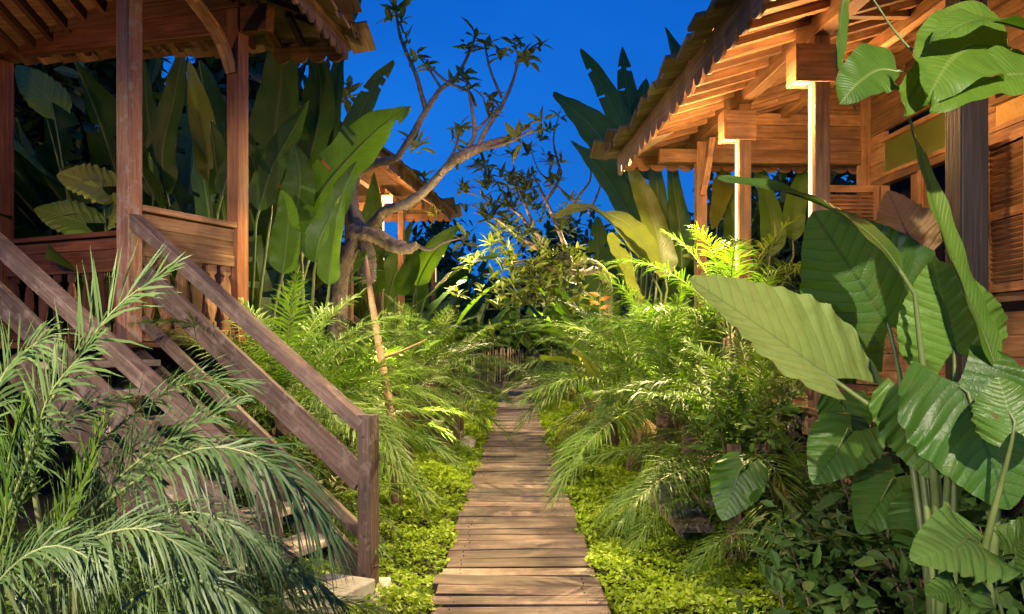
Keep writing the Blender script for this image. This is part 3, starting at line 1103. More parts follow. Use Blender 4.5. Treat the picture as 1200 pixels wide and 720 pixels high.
def shutter(par, hb, z0, z1, w, ang, sign):
    """louvred leaf hinged at hb, swung out ang from the wall"""
    m = MB()
    a0 = A(0, 0, 0)
    dirv = D3 * sign * math.cos(ang) - E3 * math.sin(ang)
    base = RP(WA - 0.04, hb, 0)
    nn = np.cross(dirv, Z)
    st_ = 0.055
    for x in (st_ / 2, w - st_ / 2):
        beam(m, base + dirv * x + Z * z0, base + dirv * x + Z * z1, st_, 0.035, nn, r=0.7)
    for zz in (z0 + 0.035, (z0 + z1) / 2, z1 - 0.035):
        beam(m, base + dirv * (st_ + 0.001) + Z * zz, base + dirv * (w - st_ - 0.001) + Z * zz, 0.032, 0.07, r=0.6)
    zz = z0 + 0.10
    while zz < z1 - 0.08:
        if abs(zz - (z0 + z1) / 2) > 0.05:
            beam(m, base + dirv * st_ + Z * zz, base + dirv * (w - st_) + Z * zz, 0.008, 0.042, nrm(Z + nn * 0.9), r=0.5)
        zz += 0.04
    return m.build('shutter', M['teak'], par)


w1 = window(-1.72, -0.34, 1.85, 3.14, (3.2, 3.56), 'green')
shutter(w1, -0.36, 1.89, 3.10, 0.62, math.radians(88), 1)
shutter(w1, -1.70, 1.89, 3.10, 0.62, math.radians(160), 1)
m = MB()
beam(m, RP(WA + 0.03, -1.0, 1.89), RP(WA + 0.03, -1.0, 3.10), 0.3, 0.03, E3)
m.build('window_board', M['teak'], w1)
w2 = window(-3.75, -2.02, 1.85, 3.14, (3.2, 3.42), 'cane')
shutter(w2, -2.04, 1.89, 3.10, 0.55, math.radians(6), -1)
shutter(w2, -3.73, 1.89, 3.10, 0.78, math.radians(6), 1)
shutter(w2, -2.66, 1.89, 3.10, 0.28, math.radians(20), -1)

# roof
rf = MB()
b_far, b_near = 0.55, -8.0
a_top = 4.0
quad(rf, [RP(EV_A, b_near, EV_Z + 0.03), RP(EV_A, b_far, EV_Z + 0.03), RP(a_top, b_far - 1.0, roof_z(a_top) + 0.03), RP(a_top, b_near, roof_z(a_top) + 0.03)])
quad(rf, [RP(EV_A, b_far, EV_Z + 0.03), RP(a_top + 4, b_far, EV_Z + 0.03), RP(a_top + 3, b_far - 1.0, roof_z(a_top) + 0.03), RP(a_top, b_far - 1.0, roof_z(a_top) + 0.03)])
shingles(rf, RP(EV_A - 0.19, b_near, EV_Z + 0.045), RP(EV_A - 0.19, b_far + 0.04, EV_Z + 0.045), E3, 0.16, 1, 0.19, 0.40, 0.03, 0.55, 1.6)
shingles(rf, RP(EV_A - 0.11, b_near, EV_Z + 0.10), RP(EV_A - 0.11, b_far + 0.04, EV_Z + 0.10), E3, 0.26, 4, 0.19, 0.40, 0.03, 0.55)
shingles(rf, RP(EV_A - 0.2, b_far + 0.2, EV_Z + 0.06), RP(a_top + 3, b_far + 0.2, EV_Z + 0.06), -D3, 0.3, 2, 0.2)
rroof = rf.build('roof', M['tile'], rh)
m = MB()
scallop(m, RP(EV_A - 0.02, b_near, EV_Z + 0.045), RP(EV_A - 0.02, b_far - 0.01, EV_Z + 0.045), 0.25, 0.23, 0.025, -E3)
scallop(m, RP(EV_A + 0.01, b_far - 0.02, EV_Z + 0.02), RP(3.0, b_far - 0.02, EV_Z + 0.02), 0.15, 0.16, 0.02, D3)
m.build('fascia', M['teak'], rroof)
b = b_near
i = 0
while b < b_far - 0.06:
    m = MB()
    wv = random.uniform(0.045, 0.065)
    beam(m, RP(EV_A + 0.03, b, EV_Z - 0.012), RP(a_top - 0.2, b + random.gauss(0, 0.012), roof_z(a_top - 0.2) - 0.042), wv, 0.055, jit=0.003)
    m.build('rafter', M['teak'], rroof)
    b += random.uniform(0.25, 0.31)
# planking just above the rafters, boards along the slope direction of the house
m = MB()
b = b_near
while b < b_far - 0.14:
    w = random.uniform(0.10, 0.16)
    dz_ = random.uniform(0, 0.008)
    beam(m, RP(EV_A + 0.02, b + w / 2, EV_Z + 0.02 - dz_), RP(a_top - 0.3, b + w / 2, roof_z(a_top - 0.3) + 0.02 - dz_), w - random.uniform(0.004, 0.012), 0.014)
    b += w
m.build('roof_boarding', M['teak'], rroof)
for aa in (0.9, 1.55):
    m = MB()
    beam(m, RP(aa, b_near, roof_z(aa) - 0.12), RP(aa, b_far - 0.3, roof_z(aa) - 0.12), 0.08, 0.10)
    m.build('purlin', M['teak'], rroof)
for (b0, b1) in ((-0.05, -0.9), (-2.8, -2.0), (-4.4, -3.3)):
    m = MB()
    beam(m, RP(0.05, b0, 3.80), RP(1.7, b1, 4.16), 0.07, 0.09)
    m.build('diagonal_beam', M['teak'], rroof)
m = MB()
quad(m, [RP(EV_A + 0.03, b_far - 0.08, EV_Z - 0.055), RP(EV_A + 0.03, b_far - 1.0, EV_Z - 0.055), RP(EV_A + 0.33, b_far - 1.0, EV_Z + 0.035)], 0.008)
m.build('corner_board', M['pale'], rroof)

# steps of the right house
rs = thing('plank_steps', 'pale plank steps with dark wooden braces leaving the right bungalow among palms', 'staircase', tuple(RP(-0.6, -2.05, -0.1)))
for i in range(5):
    m = MB()
    s = -0.80 + i * 0.20
    beam(m, RP(s, -2.6, 0.16 + i * 0.18), RP(s, -1.5, 0.16 + i * 0.18), 0.26, 0.05)
    m.build('tread', M['tread'], rs, bevel=0.006)
for bb in (-2.64, -1.46):
    m = MB()
    beam(m, RP(-0.58, bb, 0.40), RP(-0.02, bb, 0.90), 0.05, 0.2)
    m.build('stringer', M['rail'], rs, bevel=0.004)
    m = MB()
    beam(m, RP(-0.56, bb - 0.04, -0.1), RP(-0.56, bb - 0.04, 0.78), 0.08, 0.08, D3)
    m.build('newel_post', M['rail'], rs, bevel=0.004)
m = MB()
c = [P(762, 566, 5.75), P(800, 632, 5.75), P(826, 606, 6.0), P(800, 556, 6.0)]
quad(m, [q - A(0, 0, 0.03) for q in c], 0.04)
tag(m.build('stone_slab', M['concrete'], bevel=0.006), 'pale tilted concrete slab at the foot of the right steps', 'slab')

# lamps on the posts
def post_lamp(b, z, label, s=1.0):
    t = thing('post_lamp', label, 'lamp', tuple(RP(-0.12, b, z)), group='box lamps on the veranda posts')
    m = MB()
    # housing: four sides and a top, open below
    a0, a1, b0, b1, z0, z1 = -0.19, -0.058, -0.085, 0.085, z, z + 0.26
    beam(m, RP(a0, b + b0, (z0 + z1) / 2), RP(a0, b + b1, (z0 + z1) / 2), 0.02, z1 - z0, r=0.5)
    beam(m, RP(a0 + 0.01, b + b0 + 0.01, (z0 + z1) / 2), RP(0.09, b + b0 + 0.01, (z0 + z1) / 2), 0.018, z1 - z0 - 0.002, r=0.4)
    beam(m, RP(a0 + 0.01, b + b1 - 0.01, (z0 + z1) / 2), RP(0.09, b + b1 - 0.01, (z0 + z1) / 2), 0.018, z1 - z0 - 0.002, r=0.4)
    beam(m, RP(a0 + 0.011, b, z1 - 0.012), RP(-0.058, b, z1 - 0.012), 0.148, 0.018, r=0.3)
    m.build('housing', M['teak'], t, bevel=0.004)
    m = MB()
    beam(m, RP(a0 + 0.012, b, z0 + 0.03), RP(-0.06, b, z0 + 0.03), 0.14, 0.012)
    m.build('diffuser', M['lamp'], t)
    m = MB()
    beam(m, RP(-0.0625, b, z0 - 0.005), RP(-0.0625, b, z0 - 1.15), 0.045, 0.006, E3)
    m.build('lit_post_face', M['litface'], t)  # thin glowing panel over the downlit side of the post
    return t


WARM = (1.0, 0.51, 0.185)


def lamp(name, kind, loc, energy, col, radius=0.05, aim=None, angle=70, blend=0.6):
    l = bpy.data.lights.new(name, kind)
    l.energy = energy
    l.color = col
    l.shadow_soft_size = radius
    o = bpy.data.objects.new(name, l)
    COL.objects.link(o)
    o.location = loc
    if kind == 'SPOT':
        l.spot_size = math.radians(angle)
        l.spot_blend = blend
        d = Vector(aim) - Vector(loc)
        o.rotation_euler = d.to_track_quat('-Z', 'Y').to_euler()
    return o


post_lamp(-2.80, 3.28, 'larger, nearer wooden box lamp glowing down the veranda post')
post_lamp(-1.29, 3.28, 'smaller wooden box lamp on the second veranda post from the far corner')
for b in (-2.80, -1.29):
    lamp('veranda_light', 'POINT', RP(-0.30, b - 0.02, 3.12), 36, WARM, 0.05)
lamp('veranda_light', 'POINT', RP(0.9, -2.0, 3.3), 22, WARM, 0.08)
lamp('veranda_light', 'POINT', RP(1.0, -4.6, 3.4), 14, WARM, 0.08)
lamp('veranda_light', 'POINT', LP(-0.4, -1.6, 3.5), 20, WARM, 0.08)  # added inside the left porch to warm its beam and posts, no fixture

# ================================================================== FAR LEFT PAVILION
TF = math.radians(5.5)
UF = A(math.sin(TF), math.cos(TF), 0)
VF = A(math.cos(TF), -math.sin(TF), 0)
PF = A(-2.2, 14.7, 0)


def FP(u, v, z):
    return PF + UF * u + VF * v + Z * z


fh = thing('wooden_pavilion', 'small distant lamplit pavilion with shingled eaves behind the frangipani limb', 'pavilion', tuple(FP(0, -1, -0.1)))
for (u, v) in ((0, 0), (-1.5, 0), (0, -2.5), (-3.2, 0)):
    post(fh, FP(u, v, -0.1), FP(u, v, 4.05), 0.11, M['teak'], axis=UF)
m = MB()
beam(m, FP(-3.3, 0, 4.1), FP(0.4, 0, 4.1), 0.1, 0.14)
beam(m, FP(0, -2.6, 4.1), FP(0, 0.4, 4.1), 0.1, 0.14)
m.build('beam', M['teak'], fh)
m = MB()
beam(m, FP(-3.2, -1.2, 1.4), FP(0.1, -1.2, 1.4), 2.5, 0.12)
m.build('floor', M['teak'], fh)
m = MB()
ez, eo = 4.08, 0.82
quad(m, [FP(-4.0, eo, ez), FP(0.8, eo, ez), FP(-0.8, -1.2, ez + 1.2), FP(-4.0, -1.2, ez + 1.2)])
quad(m, [FP(0.8, eo, ez), FP(0.8, -3.3, ez), FP(-0.8, -1.4, ez + 1.2), FP(-0.8, -1.2, ez + 1.2)])
shingles(m, FP(-4.0, eo + 0.15, ez - 0.06), FP(0.95, eo + 0.15, ez - 0.06), -VF, 0.6, 6, 0.2, jit=1.4)
shingles(m, FP(0.95, eo + 0.1, ez - 0.06), FP(0.95, -3.3, ez - 0.06), -UF, 0.6, 2, 0.2)
fr_ = m.build('roof', M['tile'], fh)
m = MB()
scallop(m, FP(-4.0, eo, ez), FP(0.78, eo, ez), 0.18, 0.15, 0.02, VF)
scallop(m, FP(0.78, eo, ez), FP(0.78, -3.3, ez), 0.16, 0.15, 0.02, UF)
m.build('fascia', M['teak'], fr_)
for i in range(26):
    m = MB()
    beam(m, FP(-3.9 + i * 0.18, eo - 0.03, ez - 0.03), FP(-3.9 + i * 0.18, -1.0, ez - 0.03 + (eo + 1.0) * 0.6), 0.055, 0.06)
    m.build('rafter', M['teak'], fr_)
m = MB()
quad(m, [FP(0.72, eo - 0.04, ez - 0.06), FP(-0.35, eo - 0.04, ez - 0.06), FP(-0.35, eo - 0.45, ez + 0.15)], 0.01)
m.build('corner_board', M['pale'], fr_)
t = thing('post_lamp', 'tiny far lamp shining beneath the eaves of the distant pavilion', 'lamp', tuple(FP(-1.5, 0.1, 4.0)))
m = MB()
beam(m, FP(-1.62, 0.13, 4.02), FP(-1.40, 0.13, 4.02), 0.15, 0.03)
m.build('housing', M['teak'], t)
m = MB()
beam(m, FP(-1.60, 0.13, 3.95), FP(-1.42, 0.13, 3.95), 0.13, 0.09)
m.build('diffuser', M['lamp'], t)
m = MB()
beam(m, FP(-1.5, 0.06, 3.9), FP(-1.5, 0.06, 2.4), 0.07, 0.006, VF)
m.build('lit_post_face', M['litface'], t)
lamp('veranda_light', 'POINT', FP(-1.5, 0.35, 3.75), 45, WARM, 0.06)
lamp('veranda_light', 'POINT', FP(-0.4, -0.6, 3.6), 30, WARM, 0.06)

# more distant post lamp
c = P(508, 305, 21)
t = thing('garden_lamp', 'far small lamp glowing on a post between leaves left of the path end', 'lamp', (c[0], c[1], -0.1))
m = MB()
box(m, (c[0] - 0.06, c[1] - 0.05, -0.1), (c[0] + 0.06, c[1] + 0.05, c[2] + 0.15))
m.build('post', M['teak'], t)
m = MB()
box(m, (c[0] - 0.07, c[1] - 0.09, c[2] + 0.15), (c[0] + 0.3, c[1] + 0.09, c[2] + 0.24))
m.build('housing', M['teak'], t)
m = MB()
box(m, (c[0] + 0.08, c[1] - 0.07, c[2] + 0.10), (c[0] + 0.27, c[1] + 0.07, c[2] + 0.148))
m.build('diffuser', M['lamp'], t)
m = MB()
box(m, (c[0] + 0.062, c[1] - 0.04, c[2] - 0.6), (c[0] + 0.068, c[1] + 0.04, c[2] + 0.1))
m.build('lit_post_face', M['litface'], t)
lamp('garden_light', 'POINT', (c[0] + 0.35, c[1] - 0.3, c[2] - 0.1), 20, WARM, 0.05)

# small far stair rails of other pavilions
def far_stairs(px, py, Y, side, label):
    base = P(px, py, Y)
    base[2] = 0
    t = thing('wooden_staircase', label, 'staircase', tuple(base + A(0, 0, -0.1)))
    for off in (0, 0.85):
        m = MB()
        beam(m, base + A(0, off, -0.1), base + A(0, off, 0.8), 0.09, 0.09, (0, 1, 0))
        m.build('newel_post', M['rail'], t)
        for z0, hh in ((0.76, 0.08), (0.42, 0.13)):
            m = MB()
            beam(m, base + A(side * 0.05, off, z0), base + A(side * 1.9, off + 0.25, z0 + 1.25), 0.05, hh)
            m.build('handrail' if z0 > 0.5 else 'mid_rail', M['rail'], t)
        m = MB()
        beam(m, base + A(side * 0.05, off, 0.05), base + A(side * 1.9, off + 0.25, 1.3), 0.05, 0.18)
        m.build('stringer', M['rail'], t)
    for i in range(7):
        m = MB()
        beam(m, base + A(side * (0.1 + i * 0.26), 0.04, 0.12 + i * 0.175), base + A(side * (0.1 + i * 0.26), 0.82, 0.12 + i * 0.175), 0.26, 0.05)
        m.build('tread', M['tread'], t)
    m = MB()
    box(m, base + A(-0.25, -0.2, -0.12), base + A(0.25, 1.0, 0.04))
    m.build('landing', M['concrete'], t)


far_stairs(535, 525, 10.9, -1, 'smaller farther wooden steps under drooping palms at the left of the path')
far_stairs(690, 486, 15.7, 1, 'distant wooden steps under palms at the right of the path')

# fence at the end of the path
t = thing('bamboo_fence', 'upright pale stake fence closing the far end of the path', 'fence', (0.1, 30.6, -0.1))
m = MB()
x = -4.5
while x < 4.8:
    tube(m, [(x, 30.6, -0.1), (x + random.gauss(0, 0.02), 30.6 + random.gauss(0, 0.02), 1.25 + random.gauss(0, 0.08))], 0.032, 0.028, 4, 6)
    x += random.uniform(0.085, 0.12)
m.build('stake_panel', M['tread'], t)
for zz in (0.35, 1.0):
    m = MB()
    beam(m, (-4.6, 30.67, zz), (4.9, 30.67, zz), 0.04, 0.06)
    m.build('cross_rail', M['rail'], t)

# ================================================================== SHARED PLANT PARTS
def local_arc(elev, length, droop, wob=0.0, n=7):
    """rib in the local frame: leaves along +X at elev, bends down under its weight"""
    pts = [A(0, 0, 0)]
    e = elev
    yaw = 0.0
    for i in range(n):
        pts.append(pts[-1] + A(math.cos(e) * math.cos(yaw), math.cos(e) * math.sin(yaw), math.sin(e)) * length / n)
        e -= droop / n * (0.5 + i / n)
        yaw += wob / n
    return pts


def hide_proto(o):
    me = o.data
    bpy.data.objects.remove(o)
    return me


FRONDS = {}
for cls, (el, dr) in {'up': (78, 70), 'mid': (55, 85), 'low': (28, 75), 'droop': (8, 70)}.items():
    FRONDS[cls] = []
    for v in range(3):
        mb_, rb_ = MB(), MB()
        frond(mb_, local_arc(math.radians(el + random.gauss(0, 4)), 1.15, math.radians(dr + random.gauss(0, 8)), random.gauss(0, 0.25)),
              L=0.25, w=0.0105, n=58, lift=0.3, droop=0.45, rib=rb_, rr=0.0065)
        FRONDS[cls].append((hide_proto(mb_.build('frond', M['palm'])), hide_proto(rb_.build('rib', M['rachis'], smooth=True))))

HELI = {}
for cls, (el, dr) in {'up': (84, 22), 'mid': (74, 50), 'out': (58, 80)}.items():
    HELI[cls] = []
    for v in range(3):
        mb_, rb_ = MB(), MB()
        blade(mb_, local_arc(math.radians(el), 2.0, math.radians(dr + random.gauss(0, 6)), random.gauss(0, 0.2)),
              width=random.uniform(0.17, 0.22), pet=0.42, rib=rb_, fold=random.uniform(0.15, 0.5), tears=random.choice((2, 4, 7, 10)), ripple=0.016)
        HELI[cls].append((hide_proto(mb_.build('leaf', M['heli'], smooth=True)), hide_proto(rb_.build('stalk', M['petiole'], smooth=True))))
HELI_DARK = {c: [(m.copy(), r) for m, r in l] for c, l in HELI.items()}
for l in HELI_DARK.values():
    for m, r in l:
        m.materials[0] = M['helidark']
HELI_YEL = {c: [(m.copy(), r) for m, r in l] for c, l in HELI.items()}
for l in HELI_YEL.values():
    for m, r in l:
        m.materials[0] = M['heliyellow']

trunk_mb = MB()
tube(trunk_mb, [(0, 0, 0), (0.02, 0.01, 0.3), (0, 0.03, 0.6)], [0.065, 0.055, 0.06], 0, 16, 9, bumpy=0.10)
TRUNK = hide_proto(trunk_mb.build('trunk', M['palmtrunk'], smooth=False))


DRY = []
M['dry'] = leaf_mat('dry_palm_leaf', (0.12, 0.075, 0.035), (0.30, 0.21, 0.11), trans=0.2, rough=0.7, tcol=(1.2, 1.0, 0.7), spec=0.15)
for v in range(3):
    mb_, rb_ = MB(), MB()
    frond(mb_, local_arc(math.radians(-15 - 12 * v), 0.95, math.radians(60), random.gauss(0, 0.4)), L=0.17, w=0.008, n=40, lift=0.05, droop=0.9, fwd=0.95, rib=rb_, rr=0.006, mess=2.2)
    DRY.append((hide_proto(mb_.build('dry_frond', M['dry'])), hide_proto(rb_.build('rib', M['dry'], smooth=True))))


def part(name, me, parent, loc=(0, 0, 0), rz=0.0, rx=0.0, ry=0.0, sc=1.0):
    o = bpy.data.objects.new(name, me)
    COL.objects.link(o)
    o.parent = parent
    o.location = loc
    o.rotation_euler = (rx, ry, rz)
    o.scale = (sc,) * 3
    return o


def palm(x, y, h, sc, label, group, nf=20, low=False):
    t = thing('date_palm', label, 'palm', (x, y, -0.1), random.random() * 6.28, sc, group, world=False)
    tr = part('trunk', TRUNK, t)
    tr.scale = (1, 1, h / 0.6)
    for i in range(nf):
        q = i / nf
        cls = ('low' if q < 0.6 else 'droop') if low else 'up' if q < 0.22 else 'mid' if q < 0.55 else 'low' if q < 0.85 else 'droop'
        fm, rm = random.choice(FRONDS[cls])
        k = random.uniform(0.85, 1.12) * (0.85 if cls == 'up' else 1)
        f = part('frond', fm, t, (0, 0.02, h + random.uniform(-0.06, 0.04)), i * 2.399 + random.gauss(0, 0.2), sc=k)
        part('rib', rm, f)
    for i in range(random.choice((0, 1, 2, 3))):
        fm, rm = random.choice(DRY)
        f = part('dry_frond', fm, t, (0, 0.02, h - 0.05), random.random() * 6.28, sc=random.uniform(0.8, 1.1))
        part('rib', rm, f)
    return t


def heliconia(x, y, sc, label, group, lib=HELI, nl=10, name='heliconia_plant', rad=0.22, classes=('up', 'mid', 'mid', 'out'), cat='plant', turn=False):
    t = thing(name, label, cat, (x, y, -0.1), 0, sc, group, world=False)
    for i in range(nl):
        cls = random.choice(classes)
        lm, rm = random.choice(lib[cls])
        th = i * 2.399 + random.gauss(0, 0.3)
        if turn and math.cos(th) > -0.1:      # leans away from the path, towards the light under the porch
            th = math.pi - th
        f = part('leaf', lm, t, (rad * random.random() * math.cos(th), rad * random.random() * math.sin(th), 0), th, rx=random.gauss(0, 0.05), sc=random.uniform(0.75, 1.1))
        part('stalk', rm, f)
    return t


GP = 'date palms along the boardwalk'
GL = GP
for x, y, h, sc, lab in (
        (-1.78, 5.85, 0.85, 1.25, 'bright upright palm growing close against the turned rail of the left pavilion'),
        (-1.7, 5.25, 0.35, 1.0, 'palm tucked right under the upper far handrail of the left steps'),
        (-2.15, 6.9, 0.8, 1.20, 'palm at the foot of the right pavilion post'),
        (-1.78, 6.55, 0.45, 1.25, 'brightly lit palm standing between the right pavilion post and the sapling'),
        (-1.95, 6.3, 0.15, 0.95, 'low bushy palm between the turned pavilion rail and the far handrail'),
        (-1.68, 7.9, 0.6, 1.26, 'palm behind the thin brown sapling at the left'),
        (-1.8375, 9.1, 0.75, 1.32, 'palm below the gnarled frangipani trunk'),
        (-1.365, 9.7, 0.65, 1.26, 'palm arching just in front of the smaller left steps'),
        (-1.365, 12, 0.7, 1.49, 'palm drooping over the path edge just past the smaller left steps'),
        (-1.6675, 14.4, 0.75, 1.33, 'palm at the left path edge in front of the distant pavilion posts'),
        (-1.615, 17.4, 0.75, 1.08, 'third palm from the far fence along the left path edge'),
        (-1.615, 21, 0.75, 1.08, 'second palm from the far fence along the left path edge'),
        (-1.72, 25, 0.75, 1.08, 'left palm nearest the far fence'),
        (1.72, 6.15, 0.45, 1.18, 'palm behind the pale tilted slab at the right, lit from behind'),
        (1.38, 7.3, 0.7, 1.44, 'large palm hanging its fronds over the right path edge'),
        (1.75, 7.9, 0.75, 1.38, 'tall palm in front of the far veranda corner post'),
        (1.365, 9, 0.65, 1.38, 'palm left of the far veranda corner, leaning over the ground cover'),
        (1.4175, 11.2, 0.65, 1.55, 'palm at the right path edge under the yellow arching banana leaf'),
        (1.5625, 13.6, 0.7, 1.33, 'palm just in front of the distant right steps'),
        (1.5625, 16.9, 0.75, 1.08, 'palm just beyond the distant right steps'),
        (1.5625, 20.4, 0.75, 1.08, 'second palm from the far fence along the right path edge'),
        (1.6675, 24.8, 0.75, 1.08, 'right palm nearest the far fence'),
        (1.95, 7.05, 1.25, 1.30, 'tall palm between the two veranda lamp posts'),
        (1.8, 5.75, 0.5, 1.25, 'palm reaching up in front of the nearer lamp post'),
        (2.05, 5.2, 0.25, 1.06, 'shaded palm under the pale elephant ear leaf'),
        (1.72, 5.3, 0.12, 0.69, 'small palm with hanging fronds in front of the slab')):
    palm(x, y, h, sc, lab, GP)

palm(-1.62, 3.35, 0.3, 0.95, 'low spreading palm filling the ground between the near handrail and the foreground palm', GP, 24, low=True)
palm(-2.3, 3.6, 0.35, 1.05, 'low spreading palm against the near handrail at the left edge', GP, 24, low=True)
GH = 'dark banana plants behind the left pavilion'
for x, y, sc, lab in (
        (-2.75, 8.3, 1.75, 'tall dark banana plant right of the pavilion post, under the roof corner'),
        (-3.6, 8.5, 1.55, 'dark banana plant seen between the two pavilion posts'),
        (-4.5, 8.8, 1.6, 'dark banana plant seen left of the front pavilion post'),
        (-5.6, 9.2, 1.75, 'dark banana plant near the leftmost pavilion post'),
        (-6.9, 9.6, 1.7, 'dark banana plant at the left edge of the photo behind the porch')):
    heliconia(x, y, sc, lab, GH, HELI_DARK, 13, 'banana_plant', turn=True)
for x, y, sc in ((-3.3, 10.2, 2.5), (-4.6, 10.8, 2.7), (-6.2, 11.2, 2.7), (-8.0, 11.0, 2.7), (-3.6, 11.4, 2.2), (-5.4, 10.2, 2.4), (-7.1, 10.4, 2.5)):
    heliconia(x, y, sc, 'dark banana plant in the second row behind the left pavilion', 'second row of banana plants at the left', HELI_DARK, 13, 'banana_plant', turn=True)
heliconia(-2.0, 8.0, 0.95, 'lit broad leaved clump below the big pale tipped leaf, beside the frangipani trunk', None, HELI, 9, turn=True)
heliconia(-2.35, 7.2, 0.8, 'low leafy clump at the foot of the right pavilion post', None, HELI, 9)
heliconia(-1.9, 11.3, 0.6, 'lit leafy clump at the left between frangipani and smaller steps', None, HELI, 10)
heliconia(-1.75, 12.3, 0.95, 'leafy clump under the blunt frangipani limb', None, HELI, 10)
heliconia(-2.0, 17.0, 1.1, 'leafy clump beside the far glowing garden lamp', None, HELI, 10)
for x, y, sc in ((-2.7, 20, 1.9), (-2.5, 24, 2.0), (-3.4, 18, 2.2), (-3.4, 26, 2.4), (-2.0, 28, 2.2)):
    heliconia(x, y, sc, 'distant leafy clump far along the left side', 'distant leafy clumps at the left', HELI, 10)
heliconia(2.35, 9.7, 1.35, 'yellow green banana clump behind the far veranda corner post', None, HELI_YEL, 13, 'banana_plant')
heliconia(3.2, 9.4, 1.25, 'lit banana clump seen under the veranda end beam between the lamp posts', None, HELI, 13, 'banana_plant')
heliconia(4.1, 9.8, 1.3, 'banana clump seen beyond the veranda beside the open shutter', None, HELI, 12, 'banana_plant')
heliconia(1.6, 9.9, 0.85, 'low yellow green clump left of the veranda corner', None, HELI_YEL, 9)
heliconia(1.75, 12.6, 1.0, 'leafy clump under the right frangipani branches', None, HELI, 10)
heliconia(1.5, 15.2, 0.9, 'leafy clump behind the distant right steps', None, HELI_YEL, 9)
for x, y, sc in ((2.3, 18.5, 2.1), (2.5, 22.5, 2.2), (3.0, 16.0, 2.2), (3.2, 25.5, 2.4), (2.0, 27.5, 2.2)):
    heliconia(x, y, sc, 'distant leafy clump far along the right side', 'distant leafy clumps at the right', HELI, 10)
for i, x in enumerate((-2.6, -1.5, -0.5, 0.45, 1.4, 2.5)):
    heliconia(x, 31.6 + 0.5 * (i % 2), 1.75 + 0.35 * random.random(), 'blue shaded banana plant standing behind the stake fence', 'banana plants behind the far fence', HELI_DARK, 12, 'banana_plant')

# ================================================================== CHOSEN LARGE LEAVES
def big_plant(name, label, cat, base, specs, mat, rootfan=0.1, group=None):
    """specs: (list of (px, py, Y), half width, stalk fraction, up vector, kwargs); every leaf gets a stalk down to the base"""
    base = np.asarray(base, float)
    t = thing(name, label, cat, tuple(base), group=group)
    for pts, w, pet, up, kw in specs:
        kw = dict(kw)
        mt = kw.pop('mat', mat)
        root = kw.pop('root', True)
        p = [P(*q) for q in pts]
        if root:
            r = base + A(random.uniform(-1, 1) * rootfan, random.uniform(-1, 1) * rootfan, 0)
            m0 = (r + p[0]) / 2 + A(0, 0, 0.12) + (p[0] - r) * A(-0.1, -0.1, 0)
            st_ = MB()
            tube(st_, [r, m0, p[0]], 0.03, kw.get('rr', 0.014), 14, 7, r=0.5)
            # the stalk is one with its leaf: thing > leaf > stalk
        a, rb = MB(), MB()
        blade(a, p, w, pet, up, rib=rb, **kw)
        l = a.build('leaf', mt, t, smooth=True)
        if root:
            for k_ in range(len(st_.V)):
                pass
            rb.V += st_.V
            rb.F += [f + rb.n for f in st_.F]
            rb.U += st_.U
            rb.R += st_.R
            rb.n += st_.n
        s_ = rb.build('stalk', M['petiole'], None, smooth=True)
        s_.parent = l
    return t


FR = (0.0, -1.0, 0.25)      # blade faces the viewer
UPV = (0.0, -0.35, 1.0)
# big leaves left
big_plant('banana_plant', 'banana plant with one huge lit leaf slanting up right beside the frangipani', 'plant', (-2.05, 7.6, -0.1), [
    ([(352, 262, 7.5), (392, 205, 7.4), (440, 155, 7.3), (481, 124, 7.2)], 0.27, 0.08, (0.2, -1, 0.6), dict(fold=0.12, taper=3.4, tears=4)),
    ([(345, 300, 7.5), (347, 255, 7.4), (352, 210, 7.3), (345, 168, 7.3)], 0.20, 0.1, FR, dict(fold=0.2)),
    ([(368, 320, 7.3), (375, 280, 7.2), (398, 235, 7.2), (418, 190, 7.2)], 0.15, 0.1, FR, dict(fold=0.3)),
    ([(330, 330, 7.2), (335, 290, 7.1), (338, 250, 7.0), (330, 222, 6.9)], 0.16, 0.1, FR, dict(fold=0.35)),
    ([(385, 345, 7.2), (388, 300, 7.1), (395, 260, 7.0), (402, 228, 7.0)], 0.12, 0.1, FR, dict(fold=0.5)),
], M['heli'])
big_plant('banana_plant', 'very tall dark banana plant rising to the left pavilion roof corner', 'plant', (-2.7, 7.9, -0.1), [
    ([(318, 250, 7.9), (322, 160, 7.8), (330, 80, 7.7), (322, 24, 7.6)], 0.30, 0.15, FR, dict(fold=0.15, tears=2)),
    ([(350, 230, 7.8), (372, 150, 7.8), (375, 90, 7.8), (362, 50, 7.8)], 0.22, 0.1, (-0.3, -1, 0.3), dict(fold=0.3)),
    ([(388, 210, 8.0), (392, 140, 8.0), (404, 60, 8.0), (424, -8, 8.0)], 0.16, 0.1, (-0.8, -1, 0), dict(fold=0.5)),
    ([(300, 260, 7.5), (318, 200, 7.4), (345, 150, 7.4), (362, 118, 7.4)], 0.16, 0.1, FR, dict(fold=0.3)),
    ([(395, 200, 8.2), (415, 150, 8.3), (436, 105, 8.4), (462, 72, 8.4)], 0.14, 0.05, FR, dict(fold=0.2, tears=2)),
], M['helidark'])
